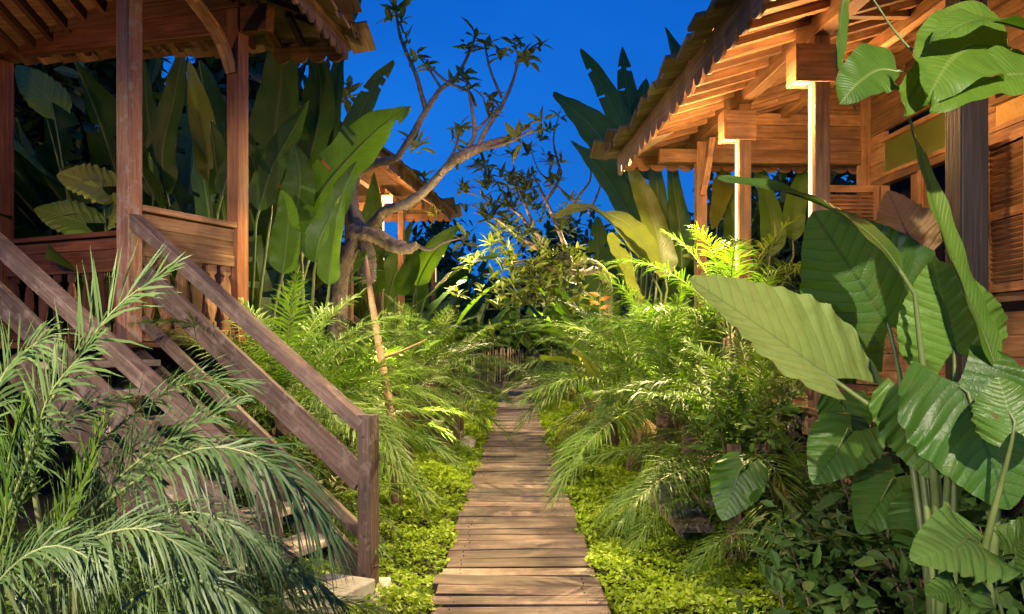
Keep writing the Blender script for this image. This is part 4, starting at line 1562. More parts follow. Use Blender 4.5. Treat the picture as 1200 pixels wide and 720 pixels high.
big_plant('banana_plant', 'banana plant with a pale backlit leaf standing between the two pavilion posts', 'plant', (-3.1, 7.95, -0.1), [
    ([(250, 260, 7.9), (243, 190, 7.8), (232, 120, 7.8), (221, 70, 7.8)], 0.15, 0.25, (0.5, -1, 0.2), dict(fold=0.5, mat=M['heliyellow'])),
    ([(205, 270, 7.9), (190, 190, 7.9), (205, 110, 7.8), (215, 55, 7.8)], 0.17, 0.2, FR, dict(fold=0.3)),
    ([(255, 250, 7.6), (270, 200, 7.5), (290, 180, 7.4), (300, 200, 7.3)], 0.12, 0.2, FR, dict(fold=0.3)),
    ([(180, 270, 8.0), (178, 190, 8.0), (172, 120, 8.0), (168, 70, 8.0)], 0.15, 0.2, FR, dict(fold=0.3)),
], M['helidark'])

big_plant('banana_plant', 'broad leaves rising in front of the distant pavilion, right of the frangipani trunk', 'plant', (-1.75, 10.8, -0.1), [
    ([(424, 335, 10.6), (430, 285, 10.5), (437, 240, 10.5), (438, 200, 10.4)], 0.17, 0.1, FR, dict(fold=0.25, tears=3)),
    ([(485, 345, 11.0), (497, 315, 11.0), (515, 288, 10.9), (541, 262, 10.8)], 0.17, 0.1, FR, dict(fold=0.25, tears=2)),
    ([(498, 350, 10.8), (520, 330, 10.7), (548, 310, 10.6), (585, 300, 10.5)], 0.16, 0.1, UPV, dict(fold=0.2, tears=2)),
    ([(462, 350, 10.7), (476, 328, 10.6), (484, 305, 10.5), (478, 282, 10.4)], 0.15, 0.1, FR, dict(fold=0.3)),
    ([(446, 350, 10.6), (440, 325, 10.5), (446, 300, 10.4), (462, 290, 10.3)], 0.14, 0.1, FR, dict(fold=0.3)),
], M['heli'])

# pale taro-like leaves seen inside the porch
def arum_plant(label, base, specs, cat='plant', name='elephant_ear', stalk_r=0.016, stalk_mat='petiole'):
    """specs: (O, tip, normal, half width, material, kwargs) with O, tip as (px, py, Y)"""
    base = np.asarray(base, float)
    t = thing(name, label, cat, tuple(base))
    for o_, tip, nr_, w, mt, kw in specs:
        kw = dict(kw)
        via = kw.pop('via', None)
        a = MB()
        O = P(*o_)
        arum(a, O, P(*tip), nr_, w, **kw)
        l = a.build('leaf', M[mt], t, smooth=True)
        s_ = MB()
        r = base + A(random.uniform(-0.05, 0.05), random.uniform(-0.05, 0.05), 0)
        vv = [P(*q) for q in via] if via else [(r + O) / 2 + A(0, 0, 0.15)]
        T_ = nrm(P(*tip) - O)
        tube(s_, [r] + vv + [O, O + T_ * np.linalg.norm(P(*tip) - O) * 0.45 - nrm(nr_) * 0.012, ], [stalk_r * 1.6, stalk_r, stalk_r * 0.8, stalk_r * 0.25], 0, 22, 7, r=0.6)
        s = s_.build('stalk', M[stalk_mat], None, smooth=True)
        s.parent = l
    return t


arum_plant('pale taro like plant glowing beyond the porch rail left of the front post', (-4.0, 7.6, -0.1), [
    ((120, 220, 7.5), (68, 200, 7.3), (0.1, -0.8, 0.7), 0.28, 'arumpale', {}),
    ((100, 262, 7.4), (38, 240, 7.3), (0.3, -0.9, 0.4), 0.2, 'arum', {}),
    ((128, 255, 7.5), (150, 215, 7.4), (-0.2, -0.8, 0.6), 0.2, 'arumpale', {}),
    ((60, 120, 8.3), (20, 72, 8.2), (0.1, -0.8, 0.7), 0.22, 'arum', {}),
])

# big leaves right of centre
big_plant('banana_plant', 'tall dark banana plant standing against the blue sky left of the bungalow eave', 'plant', (1.75, 11.2, -0.1), [
    ([(752, 260, 11), (722, 190, 11), (690, 145, 10.9), (648, 110, 10.8)], 0.30, 0.2, (0.3, -1, 0.5), dict(fold=0.2, tears=1)),
    ([(755, 250, 11), (735, 165, 11.1), (708, 105, 11.2), (680, 58, 11.2)], 0.20, 0.25, FR, dict(fold=0.25, tears=3)),
    ([(760, 240, 11.2), (745, 160, 11.3), (735, 105, 11.3), (729, 55, 11.4)], 0.18, 0.3, FR, dict(fold=0.25, tears=3)),
    ([(765, 240, 11.2), (757, 180, 11.3), (752, 130, 11.3), (757, 92, 11.3)], 0.23, 0.2, FR, dict(fold=0.15)),
    ([(790, 220, 11.4), (798, 140, 11.5), (798, 80, 11.5), (779, 32, 11.5)], 0.20, 0.3, FR, dict(fold=0.25, tears=2)),
    ([(750, 280, 10.8), (725, 230, 10.7), (700, 195, 10.6), (668, 165, 10.5)], 0.22, 0.1, (0.3, -1, 0.4), dict(fold=0.25)),
], M['helidark'])
big_plant('banana_plant', 'yellow green banana plant with an arching leaf reaching left over the palms', 'plant', (1.62, 9.3, -0.1), [
    ([(775, 345, 9.2), (752, 300, 9.1), (722, 266, 9.0), (690, 244, 8.8), (650, 254, 8.6)], 0.16, 0.2, (0.1, -0.7, 1), dict(fold=0.25, taper=3.2)),
    ([(738, 290, 9.0), (722, 284, 8.9), (735, 320, 8.7), (752, 356, 8.5)], 0.16, 0.12, (0.9, -0.9, 0.3), dict(fold=0.1)),
    ([(705, 248, 9.1), (735, 262, 9.0), (760, 290, 8.9), (775, 325, 8.8)], 0.17, 0.05, (0.5, -1, 0.7), dict(fold=0.1, root=False)),
    ([(782, 340, 9.3), (772, 280, 9.3), (752, 225, 9.3), (735, 190, 9.3)], 0.17, 0.1, FR, dict(fold=0.15)),
    ([(800, 330, 9.4), (797, 270, 9.4), (790, 220, 9.4), (786, 180, 9.5)], 0.14, 0.1, FR, dict(fold=0.3, mat=M['heli'])),
    ([(770, 330, 9.5), (772, 270, 9.5), (770, 220, 9.5), (765, 178, 9.6)], 0.14, 0.1, FR, dict(fold=0.3, mat=M['helidark'])),
], M['heliyellow'])
big_plant('banana_plant', 'banana plant with hanging pale leaves beside the far veranda corner post', 'plant', (2.6, 9.2, -0.1), [
    ([(838, 300, 9.1), (842, 250, 9.0), (848, 215, 8.9), (835, 270, 8.7)], 0.13, 0.45, FR, dict(fold=0.3, mat=M['heliyellow'])),
    ([(850, 330, 9.0), (862, 270, 9.0), (850, 220, 9.0), (842, 170, 9.0)], 0.15, 0.15, FR, dict(fold=0.3)),
    ([(900, 320, 9.2), (905, 270, 9.2), (895, 220, 9.2), (880, 180, 9.2)], 0.15, 0.15, FR, dict(fold=0.3)),
    ([(930, 300, 9.2), (930, 250, 9.2), (940, 210, 9.2), (950, 180, 9.2)], 0.14, 0.15, FR, dict(fold=0.3)),
    ([(850, 340, 8.8), (840, 330, 8.8), (825, 310, 8.7), (800, 300, 8.6)], 0.14, 0.1, (0.3, -0.6, 1), dict(fold=0.3, mat=M['heliyellow'])),
], M['heli'])

# long blades crossing at the right
big_plant('banana_plant', 'young banana plant with a long arching leaf and a tall blade before the dark post', 'plant', (1.62, 2.75, -0.1), [
    ([(1072, 345, 2.75), (1035, 290, 2.75), (985, 250, 2.75), (920, 224, 2.75), (842, 207, 2.8)], 0.075, 0.12, (0.1, -0.55, 1), dict(fold=0.2, taper=2.2, rr=0.008)),
    ([(1182, 470, 2.7), (1150, 385, 2.7), (1115, 300, 2.7), (1088, 215, 2.7), (1066, 138, 2.7)], 0.07, 0.12, (0.6, -1, 0.2), dict(fold=0.45, taper=1.9, rr=0.009)),
], M['heli'])

# elephant ears at the right
arum_plant('group of large quilted elephant ear leaves filling the right foreground', (1.55, 2.75, -0.1), [
    ((978, 446, 3.0), (812, 322, 2.95), (0.16, -0.74, 0.65), 0.25, 'arumpale', dict(lobes=(0.12, 0.45), spreads=(0.4, 0.72), cup=0.10, wav=0.012, bend=0.04, wf=(0.6, 1.3), via=[(1085, 540, 2.9), (1040, 492, 2.95)])),
    ((1042, 384, 3.25), (955, 248, 3.2), (-0.25, -0.95, 0.15), 0.30, 'arumdark', dict(lobe=0.3, cup=0.15, bend=0.05)),
    ((1118, 412, 2.85), (1094, 305, 2.8), (-0.45, -0.9, 0.3), 0.185, 'arumlit', dict(lobe=0.28, cup=0.2, wav=0.02, bend=0.0)),
    ((1068, 290, 3.4), (1045, 222, 3.4), (-0.1, -1, 0.2), 0.15, 'arumdry', dict(lobe=0.35, wav=0.03)),
    ((1122, 448, 2.7), (1192, 596, 2.55), (-0.2, -0.85, 0.5), 0.25, 'arumdark', dict(lobe=0.3, cup=0.12, bend=0.12)),
    ((1070, 462, 2.9), (1100, 560, 2.75), (-0.3, -0.9, 0.4), 0.17, 'arum', dict(lobe=0.3)),
    ((1188, 505, 2.45), (1172, 440, 2.5), (-0.3, -0.9, 0.5), 0.12, 'arum', dict(lobe=0.3)),
])
arum_plant('bright jagged elephant ear leaf low in the bottom right corner', (1.30, 1.85, -0.1), [
    ((1150, 640, 1.9), (1086, 640, 1.75), (0.0, -0.7, 0.75), 0.11, 'arumlit', dict(lobe=0.5, wav=0.016, bend=0.2)),
    ((1190, 650, 1.9), (1215, 610, 1.8), (0.0, -0.7, 0.75), 0.07, 'arum', dict(lobe=0.4)),
    ((1130, 700, 1.9), (1095, 690, 1.8), (0.0, -0.7, 0.75), 0.06, 'arum', dict(lobe=0.4)),
    ((1170, 720, 1.9), (1150, 760, 1.8), (0.0, -0.8, 0.5), 0.09, 'arum', dict(lobe=0.4)),
], stalk_r=0.007)
arum_plant('dark drooping broad leaf on a long stalk in front of the tilted slab', (1.85, 4.6, -0.1), [
    ((872, 545, 4.7), (846, 606, 4.55), (-0.4, -0.9, 0.3), 0.17, 'arumdark', dict(lobe=0.25, bend=0.15, via=[(960, 640, 4.6), (905, 570, 4.65)])),
    ((870, 540, 4.75), (838, 560, 4.7), (-0.2, -0.5, 0.8), 0.08, 'arumdark', dict(lobe=0.25, via=[(965, 650, 4.6), (900, 565, 4.7)])),
], stalk_r=0.012)

# wilted leaves overhead at the top right
big_plant('banana_plant', 'plant hanging folded dark leaves from a stalk at the top right corner', 'plant', (2.1, 2.3, -0.1), [
    ([(992, -30, 2.25), (985, 30, 2.25), (982, 80, 2.25), (1003, 128, 2.25)], 0.032, 0.0, (1, -1, 0), dict(fold=0.4, root=False, rr=0.005)),
    ([(1055, 84, 2.25), (1030, 82, 2.25), (1005, 98, 2.2), (984, 122, 2.2)], 0.09, 0.02, (0.2, -1, 0.6), dict(fold=0.15, root=False, rr=0.005)),
    ([(1095, 86, 2.3), (1080, 95, 2.28), (1068, 112, 2.25), (1060, 135, 2.2)], 0.06, 0.02, (0.5, -1, 0.4), dict(fold=0.3, root=False, rr=0.005)),
    ([(1190, 70, 2.35), (1150, 52, 2.3), (1115, 70, 2.22), (1085, 118, 2.15)], 0.15, 0.02, (0.1, -1, 0.5), dict(fold=0.12, root=False, rr=0.006)),
    ([(1230, 90, 2.3), (1180, 88, 2.25), (1130, 105, 2.2), (1090, 128, 2.15)], 0.10, 0.02, (0.1, -1, 0.7), dict(fold=0.2, root=False, rr=0.005)),
    ([(1240, 50, 2.3), (1190, 30, 2.25), (1140, 24, 2.2), (1090, 50, 2.15)], 0.08, 0.02, (0.1, -0.6, 1), dict(fold=0.2, root=False, rr=0.005)),
    ([(1380, 300, 2.3), (1340, 160, 2.3), (1240, 95, 2.3), (1150, 88, 2.3), (1050, 82, 2.27)], 0.004, 0.9, (0.1, -0.6, 1), dict(rr=0.008)),
    ([(1150, 88, 2.3), (1070, 60, 2.3), (1010, -20, 2.28), (992, -32, 2.25)], 0.004, 0.9, (0.1, -0.6, 1), dict(rr=0.006, root=False)),
], M['heli'])

# ================================================================== LEFT FOREGROUND PALM
def special_palm(label, base, fronds, mat, name='areca_palm', cane=True):
    base = np.asarray(base, float)
    t = thing(name, label, 'palm', tuple(base))
    for pts, L, w, n, up, kw in fronds:
        p = [P(*q) for q in pts]
        a, rb = MB(), MB()
        frond(a, p, L, w, n, up, rib=rb, **kw)
        f = a.build('frond', mat, t)
        c0 = p[0]
        tube(rb, [base + A(random.uniform(-.12, .12), random.uniform(-.12, .12), 0), (base + c0) / 2 + A(0, 0, 0.08), c0], 0.014, 0.008, 10, 6, r=0.5)
        s_ = rb.build('rib', M['rachis'], None, smooth=True)
        s_.parent = f
    return t


KW = dict(lift=0.25, droop=0.30, start=0.02, fwd=0.7)
special_palm('grey green feathery palm filling the bottom left corner in front of the steps', (-1.55, 2.75, -0.1), [
    ([(30, 520, 2.5), (83, 433, 2.45), (137, 360, 2.4), (196, 318, 2.35)], 0.30, 0.0113, 30, (-0.5, -1, 0.3), dict(KW, droop=0.15)),
    ([(40, 650, 2.5), (100, 596, 2.45), (170, 535, 2.4), (275, 472, 2.35)], 0.26, 0.0100, 50, (-0.4, -0.9, 0.7), KW),
    ([(70, 640, 2.4), (150, 570, 2.35), (240, 525, 2.3), (320, 545, 2.25), (385, 620, 2.2)], 0.28, 0.0088, 66, (-0.2, -0.7, 1), dict(KW, droop=0.7)),
    ([(10, 600, 2.3), (40, 520, 2.25), (60, 460, 2.2), (110, 400, 2.15)], 0.24, 0.0100, 41, (-0.4, -1, 0.4), KW),
    ([(-40, 560, 2.4), (-15, 490, 2.4), (10, 430, 2.4), (60, 390, 2.35)], 0.26, 0.0100, 41, (-0.3, -1, 0.5), KW),
    ([(60, 690, 2.3), (140, 630, 2.25), (230, 600, 2.2), (310, 640, 2.15)], 0.22, 0.0076, 66, (-0.1, -0.7, 1), dict(KW, droop=0.6)),
    ([(20, 700, 2.2), (90, 640, 2.15), (170, 620, 2.1), (240, 660, 2.05)], 0.22, 0.0076, 66, (-0.1, -0.7, 1), dict(KW, droop=0.6)),
    ([(80, 560, 2.7), (150, 490, 2.7), (220, 450, 2.65), (290, 450, 2.6)], 0.24, 0.0076, 60, (-0.3, -0.7, 1), KW),
    ([(60, 600, 2.8), (130, 540, 2.8), (230, 520, 2.8), (330, 560, 2.75)], 0.24, 0.0076, 60, (-0.2, -0.7, 1), dict(KW, droop=0.6)),
    ([(150, 720, 2.5), (220, 650, 2.5), (290, 630, 2.45), (350, 670, 2.4)], 0.22, 0.0069, 66, (-0.2, -0.7, 1), dict(KW, droop=0.6)),
    ([(-30, 720, 2.1), (20, 660, 2.1), (70, 640, 2.1), (130, 670, 2.05)], 0.2, 0.0076, 60, (-0.2, -0.7, 1), dict(KW, droop=0.5)),
    ([(-20, 640, 2.6), (20, 560, 2.6), (70, 500, 2.6), (140, 470, 2.6)], 0.24, 0.0088, 53, (-0.3, -0.8, 0.8), KW),
    ([(200, 740, 2.6), (260, 690, 2.6), (330, 670, 2.55), (390, 700, 2.5)], 0.2, 0.0069, 60, (-0.2, -0.7, 1), dict(KW, droop=0.6)),
    ([(100, 760, 2.1), (160, 700, 2.1), (230, 680, 2.05), (290, 710, 2.0)], 0.2, 0.0069, 60, (-0.2, -0.7, 1), dict(KW, droop=0.6)),
], M['palmgrey'])
special_palm('fresh green upright fronds at the left edge of the foreground palm', (-1.75, 2.7, -0.1), [
    ([(0, 680, 2.35), (20, 600, 2.3), (45, 540, 2.28), (55, 470, 2.25)], 0.16, 0.0100, 39, (-0.6, -1, 0.3), dict(KW, droop=0.05, fwd=0.95)),
    ([(30, 700, 2.3), (70, 620, 2.25), (100, 560, 2.2), (120, 500, 2.2)], 0.17, 0.0100, 39, (-0.6, -1, 0.3), dict(KW, droop=0.1, fwd=0.9)),
    ([(-20, 700, 2.25), (5, 620, 2.2), (10, 540, 2.2), (30, 480, 2.2)], 0.17, 0.0100, 39, (-0.6, -1, 0.3), dict(KW, droop=0.1, fwd=0.9)),
], M['palm'])

# ================================================================== FRANGIPANI TREES
def frangipani(label, base, branches, tips, mat='frangi', name='frangipani_tree', ln=0.17, wd=0.05, nl=9):
    t = thing(name, label, 'tree', tuple(base))
    m = MB()
    for pts, r0, r1 in branches:
        p = [P(*q) if abs(q[0]) > 12 else A(*q) for q in pts]
        for i in range(1, len(p) - 1):
            p[i] = p[i] + RNG.normal(0, 0.022, 3)
        tube(m, p, r0, r1, max(8, len(p) * 7), 9, bumpy=0.07)
    m.build('trunk', M['bark'], t, smooth=True)
    c = MB()
    for q in tips:
        px, py, Y = q[:3]
        k = q[3] if len(q) > 3 else 1.0
        rosette(c, P(px, py, Y), A(RNG.normal(0, 0.3), RNG.normal(0, 0.3), 1.0), nl + random.randint(-2, 2), ln * k, wd * k)
    c.build('crown', M[mat], t, smooth=False)
    return t


frangipani('gnarled leaning frangipani with nearly bare branches spreading over the blue sky', (-2.15, 9.1, -0.1), [
    ([(-2.15, 9.1, -0.1), (398, 345, 9.1), (410, 302, 9.05), (424, 274, 9.0)], [0.13, 0.115, 0.11, 0.095], 0),
    ([(432, 330, 8.9), (428, 300, 8.95), (424, 276, 9.0)], 0.09, 0.08),
    ([(415, 274, 9.0), (436, 276, 8.9), (458, 286, 8.8), (478, 291, 8.7), (489, 287, 8.65)], [0.12, 0.095, 0.085, 0.08, 0.045], 0),
    ([(487, 287, 8.65), (502, 293, 8.6), (520, 288, 8.55), (545, 278, 8.5)], 0.022, 0.008),
    ([(425, 274, 9.0), (441, 264, 8.9), (453, 250, 8.8), (477, 236, 8.7), (500, 218, 8.6), (520, 200, 8.5), (535, 186, 8.45)], [0.078, 0.068, 0.060, 0.054, 0.05, 0.046, 0.054], 0),
    ([(535, 186, 8.45), (552, 177, 8.4), (572, 169, 8.4), (600, 158, 8.35), (622, 148, 8.3)], [0.07, 0.055, 0.04, 0.025, 0.012], 0),
    ([(424, 276, 9.0), (412, 240, 9.1), (420, 205, 9.2), (436, 192, 9.1), (465, 186, 8.9)], [0.09, 0.07, 0.06, 0.05, 0.04], 0),
    ([(465, 186, 8.9), (483, 165, 8.8), (499, 130, 8.7)], 0.04, 0.034),
    ([(499, 130, 8.7), (485, 90, 8.7), (470, 45, 8.7), (464, 12, 8.7)], 0.03, 0.014),
    ([(499, 130, 8.7), (518, 105, 8.6), (533, 86, 8.6), (548, 60, 8.6), (558, 40, 8.6)], 0.032, 0.012),
    ([(518, 105, 8.6), (500, 82, 8.6), (490, 65, 8.6)], 0.016, 0.008),
    ([(548, 172, 8.4), (556, 155, 8.4), (547, 120, 8.4), (545, 88, 8.4)], 0.026, 0.012),
    ([(500, 75, 8.6), (525, 97, 8.5), (550, 108, 8.5), (558, 125, 8.4)], 0.014, 0.018),
    ([(560, 172, 8.4), (568, 148, 8.4), (585, 120, 8.4), (598, 92, 8.4), (608, 62, 8.4)], 0.030, 0.014),
    ([(588, 115, 8.4), (578, 80, 8.4), (568, 52, 8.4)], 0.018, 0.01),
    ([(603, 75, 8.4), (618, 58, 8.35), (632, 50, 8.3)], 0.016, 0.008),
    ([(556, 155, 8.4), (575, 135, 8.4), (577, 112, 8.4)], 0.018, 0.01),
    ([(545, 62, 8.5), (568, 60, 8.5), (572, 58, 8.5)], 0.012, 0.008),
    ([(560, 176, 8.4), (590, 168, 8.3), (625, 152, 8.2)], 0.022, 0.01),
    ([(515, 205, 8.5), (535, 175, 8.6), (540, 150, 8.7)], 0.02, 0.01),
], [(464, 10, 8.7, 1.0), (470, 22, 8.7, 0.8), (489, 62, 8.6, 0.9), (558, 36, 8.6, 1.0), (545, 52, 8.6, 0.7), (545, 84, 8.4, 1.0), (577, 110, 8.4, 1.0),
    (568, 48, 8.4, 0.9), (500, 75, 8.6, .8), (585, 60, 8.4, .9), (618, 66, 8.4, .9), (552, 100, 8.4, .8), (592, 158, 8.35, .9), (606, 160, 8.3, 1.0), (575, 128, 8.4, .8), (532, 90, 8.6, .7), (476, 40, 8.7, .7), (455, 20, 8.7, .9), (612, 55, 8.4, 1.0), (634, 50, 8.3, 0.7), (599, 50, 8.4, .8), (622, 148, 8.3, 0.9), (630, 140, 8.2, 0.8), (540, 148, 8.7, 0.9), (545, 278, 8.5, 1.0), (480, 240, 9.3, .7), (410, 100, 9.2, 1.0), (420, 118, 9.2, 1.0), (405, 112, 9.2, 1.0), (490, 170, 10, 1.1), (482, 165, 10, 1.0), (535, 160, 9.5, 1.0)], ln=0.22, wd=0.085, nl=7)

tipsR = []
br = [([(1.5, 13.2, -0.1), (712, 350, 13.1), (706, 320, 13.0), (690, 308, 13.0)], [0.12, 0.10, 0.09, 0.08], 0),
      ([(690, 308, 13.0), (668, 306, 12.9), (646, 298, 12.8), (624, 288, 12.7), (606, 276, 12.6)], [0.075, 0.07, 0.06, 0.05, 0.03], 0),
      ([(700, 315, 13.0), (680, 318, 12.6), (650, 312, 12.4), (622, 306, 12.3), (600, 308, 12.2)], [0.07, 0.06, 0.045, 0.03, 0.015], 0),
      ([(668, 306, 12.9), (655, 270, 13.0), (640, 235, 13.0), (625, 205, 13.1)], [0.05, 0.04, 0.03, 0.015], 0),
      ([(655, 270, 13.0), (672, 235, 13.2), (690, 210, 13.3), (688, 180, 13.4)], [0.04, 0.03, 0.02, 0.012], 0),
      ([(640, 235, 13.0), (655, 205, 13.0), (650, 165, 13.0), (655, 135, 13.0)], [0.03, 0.025, 0.018, 0.01], 0),
      ([(646, 298, 12.8), (625, 265, 12.8), (600, 245, 12.8), (580, 235, 12.8)], [0.045, 0.035, 0.025, 0.012], 0),
      ([(625, 265, 12.8), (612, 235, 12.8), (605, 205, 12.8), (600, 180, 12.8)], [0.03, 0.025, 0.018, 0.01], 0),
      ([(606, 276, 12.6), (590, 262, 12.6), (570, 250, 12.6), (552, 240, 12.6)], [0.03, 0.02, 0.015, 0.01], 0),
      ([(600, 245, 12.8), (585, 215, 12.8), (570, 200, 12.8), (560, 192, 12.8)], [0.02, 0.018, 0.012, 0.008], 0),
      ([(672, 235, 13.2), (650, 215, 13.2), (632, 200, 13.2), (620, 170, 13.2)], [0.02, 0.018, 0.012, 0.008], 0),
      ([(690, 250, 13.2), (705, 215, 13.4), (700, 190, 13.5)], [0.025, 0.018, 0.01], 0)]
for i in range(75):
    tipsR.append((random.gauss(588, 34), random.gauss(232, 30), random.uniform(12.2, 13.4), random.uniform(0.75, 1.15)))
for i in range(110):
    tipsR.append((random.gauss(630, 38), random.gauss(312, 24), random.uniform(12.0, 13.2), random.uniform(0.8, 1.2)))
for q in ((625, 203, 13.1), (688, 178, 13.4), (655, 133, 13.0), (620, 168, 13.2), (700, 188, 13.5), (600, 178, 12.8), (560, 190, 12.8), (640, 180, 13), (645, 150, 13)):
    tipsR.append((*q, 0.9))
frangipani('leafy frangipani branching left above the middle of the path', (1.5, 13.2, -0.1), br, tipsR, ln=0.24, wd=0.065, nl=8)

# thin brown sapling
base = P(465, 590, 7.1)
t = thing('sapling_tree', 'thin brown leaning sapling trunk rising from the ground cover left of the path', 'tree', (base[0], base[1], -0.1))
m = MB()
tube(m, [A(base[0], base[1], -0.1), P(462, 520, 7.1), P(452, 450, 7.15), P(440, 380, 7.2), P(432, 330, 7.3), P(428, 300, 7.4)], [0.05, 0.042, 0.04, 0.036, 0.03, 0.02], 0, 26, 8, bumpy=0.05)
tube(m, [P(446, 420, 7.2), P(470, 412, 7.1), P(500, 398, 7.0)], 0.014, 0.006, 8, 6)
m.build('trunk', M['sapling'], t, smooth=True)
c = MB()
for q in ((428, 300, 7.4), (500, 398, 7.0), (425, 320, 7.4)):
    rosette(c, P(*q), A(RNG.normal(0, .3), -0.3, 0.8), 6, 0.2, 0.06, 1.1)
c.build('crown', M['heli'], t)

# ================================================================== SHRUBS
def shrub(x, y, h, rad, n, ls, label, mat, name='leafy_shrub', seed=0):
    t = thing(name, label, 'shrub', (x, y, -0.1))
    m = MB()
    cs = []
    for i in range(14):
        th, rr_ = random.random() * 6.28, rad * random.uniform(0.2, 1)
        hh = h * random.uniform(0.5, 1)
        e = A(x + rr_ * math.cos(th), y + rr_ * math.sin(th), hh)
        tube(m, [A(x, y, -0.1), A(x + rr_ * 0.5 * math.cos(th), y + rr_ * 0.5 * math.sin(th), hh * 0.5), e], 0.010, 0.004, 9, 5)
        for k in range(6):
            s = random.uniform(0.3, 1.05)
            cs.append(A(x, y, 0) * (1 - s) + e * s + RNG.normal(0, 0.05, 3) * A(1, 1, 0.6))
    m.build('stem', M['palmtrunk'], t, smooth=True)
    cs = np.array(cs)
    c = MB()
    pos = cs[RNG.integers(0, len(cs), n)] + RNG.normal(0, 0.065, (n, 3)) * (rad / 0.4)
    pos[:, 2] = np.maximum(pos[:, 2], -0.05)
    d = RNG.normal(0, 1, (n, 3)) * A(1, 1, 0.5) + (pos - A(x, y, h * 0.5)) * 1.2
    nr_ = RNG.normal(0, 0.4, (n, 3)) + A(0, -0.2, 1)
    leaves(c, pos, d, nr_, ls * (0.6 + 0.8 * RNG.random(n)), ls * 0.5 * (0.7 + 0.5 * RNG.random(n)))
    c.build('foliage', M[mat], t)
    return t


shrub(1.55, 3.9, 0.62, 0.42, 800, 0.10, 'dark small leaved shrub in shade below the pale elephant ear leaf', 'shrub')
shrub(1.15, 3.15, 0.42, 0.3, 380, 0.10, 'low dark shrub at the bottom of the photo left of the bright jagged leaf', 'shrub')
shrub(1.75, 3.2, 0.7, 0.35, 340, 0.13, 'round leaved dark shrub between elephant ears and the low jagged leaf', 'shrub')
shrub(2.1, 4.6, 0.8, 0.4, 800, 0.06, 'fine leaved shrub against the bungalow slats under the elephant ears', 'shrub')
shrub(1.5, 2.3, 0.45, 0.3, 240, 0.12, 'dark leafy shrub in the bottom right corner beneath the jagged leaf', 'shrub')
shrub(-1.55, 5.6, 0.5, 0.35, 700, 0.06, 'light green bush under the left handrails', 'frangi')
shrub(-2.2, 5.3, 0.7, 0.4, 800, 0.06, 'light green bush beneath the porch floor behind the steps', 'frangi')
for x, y, lab in ((-1.9, 10.4, 'bushy shrub behind the frangipani foot'), (2.3, 8.5, 'bushy shrub at the foot of the far veranda corner post'), (1.9, 10.6, 'bushy shrub behind the arching yellow banana leaf')):
    shrub(x, y, 1.0, 0.5, 900, 0.09, lab, 'frangi')

shrub(1.62, 5.55, 1.25, 0.38, 1000, 0.09, 'leafy green shrub hiding the bungalow floor edge behind the pale elephant ear leaf', 'heli')
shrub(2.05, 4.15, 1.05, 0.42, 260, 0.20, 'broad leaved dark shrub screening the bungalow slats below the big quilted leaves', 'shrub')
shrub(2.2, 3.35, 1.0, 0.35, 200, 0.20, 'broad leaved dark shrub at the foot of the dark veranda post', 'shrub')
arum_plant('dark elephant ear clump in the shade between the small leaved shrub and the bungalow slats', (1.95, 4.0, -0.1), [
    ((1000, 505, 3.7), (955, 560, 3.55), (-0.2, -0.8, 0.6), 0.17, 'arumdark', dict(lobe=0.35, bend=0.15)),
    ((1050, 560, 3.6), (1010, 620, 3.45), (-0.2, -0.85, 0.5), 0.16, 'arumdark', dict(lobe=0.35, bend=0.15)),
    ((1090, 600, 3.3), (1060, 655, 3.2), (-0.2, -0.8, 0.5), 0.15, 'arumdark', dict(lobe=0.35, bend=0.15)),
    ((985, 470, 3.9), (1010, 520, 3.8), (0.1, -0.85, 0.5), 0.15, 'arumdark', dict(lobe=0.35, bend=0.1)),
], stalk_r=0.011)
# reeds beyond the veranda
t = thing('reed_clump', 'thin grassy reeds seen under the veranda beam between the two lamp posts', 'plant', (2.7, 8.7, -0.1))
m = MB()
for i in range(60):
    th = random.random() * 6.28
    q = A(2.7 + random.gauss(0, 0.14), 8.7 + random.gauss(0, 0.14), -0.1)
    l = random.uniform(1.8, 2.7)
    sp = random.uniform(0.1, 0.6)
    pts = [q, q + A(math.cos(th) * sp * 0.3, math.sin(th) * sp * 0.3, l * 0.6), q + A(math.cos(th) * sp, math.sin(th) * sp, l * 0.92), q + A(math.cos(th) * sp * 1.7, math.sin(th) * sp * 1.7, l * 0.85)]
    c = spline(pts, 10)
    T_, S_, N_ = frames(c, A(math.cos(th), math.sin(th), 0.3))
    w = 0.008 * (1 - np.linspace(0, 1, 10) ** 3) + 0.001
    V = np.stack([c - S_ * w[:, None], c + S_ * w[:, None]], 1)
    ix = np.arange(20).reshape(10, 2)
    m.add(V.reshape(-1, 3), np.stack([ix[:-1, 0], ix[:-1, 1], ix[1:, 1], ix[1:, 0]], 1))
m.build('blades', M['palm'], t)

# heliconia bloom right of centre
q = P(703, 362, 9.0)
t = thing('heliconia_flower', 'small orange flower bract poking out of the right palms', 'flower', (q[0], q[1], -0.1))
m = MB()
for k in range(4):
    s = (-1) ** k
    leaves(m, np.array([q + A(0, 0, 0.05 * k)]), np.array([A(s * 0.9, -0.1, 0.35)]), np.array([A(0, -1, 0.5)]), 0.13, 0.05)
m.build('bract', M['orange'], t)
m = MB()
tube(m, [A(q[0], q[1], -0.1), q + A(0, 0, 0.2)], 0.008, 0.006, 6, 5)
m.build('stalk', M['petiole'], t)

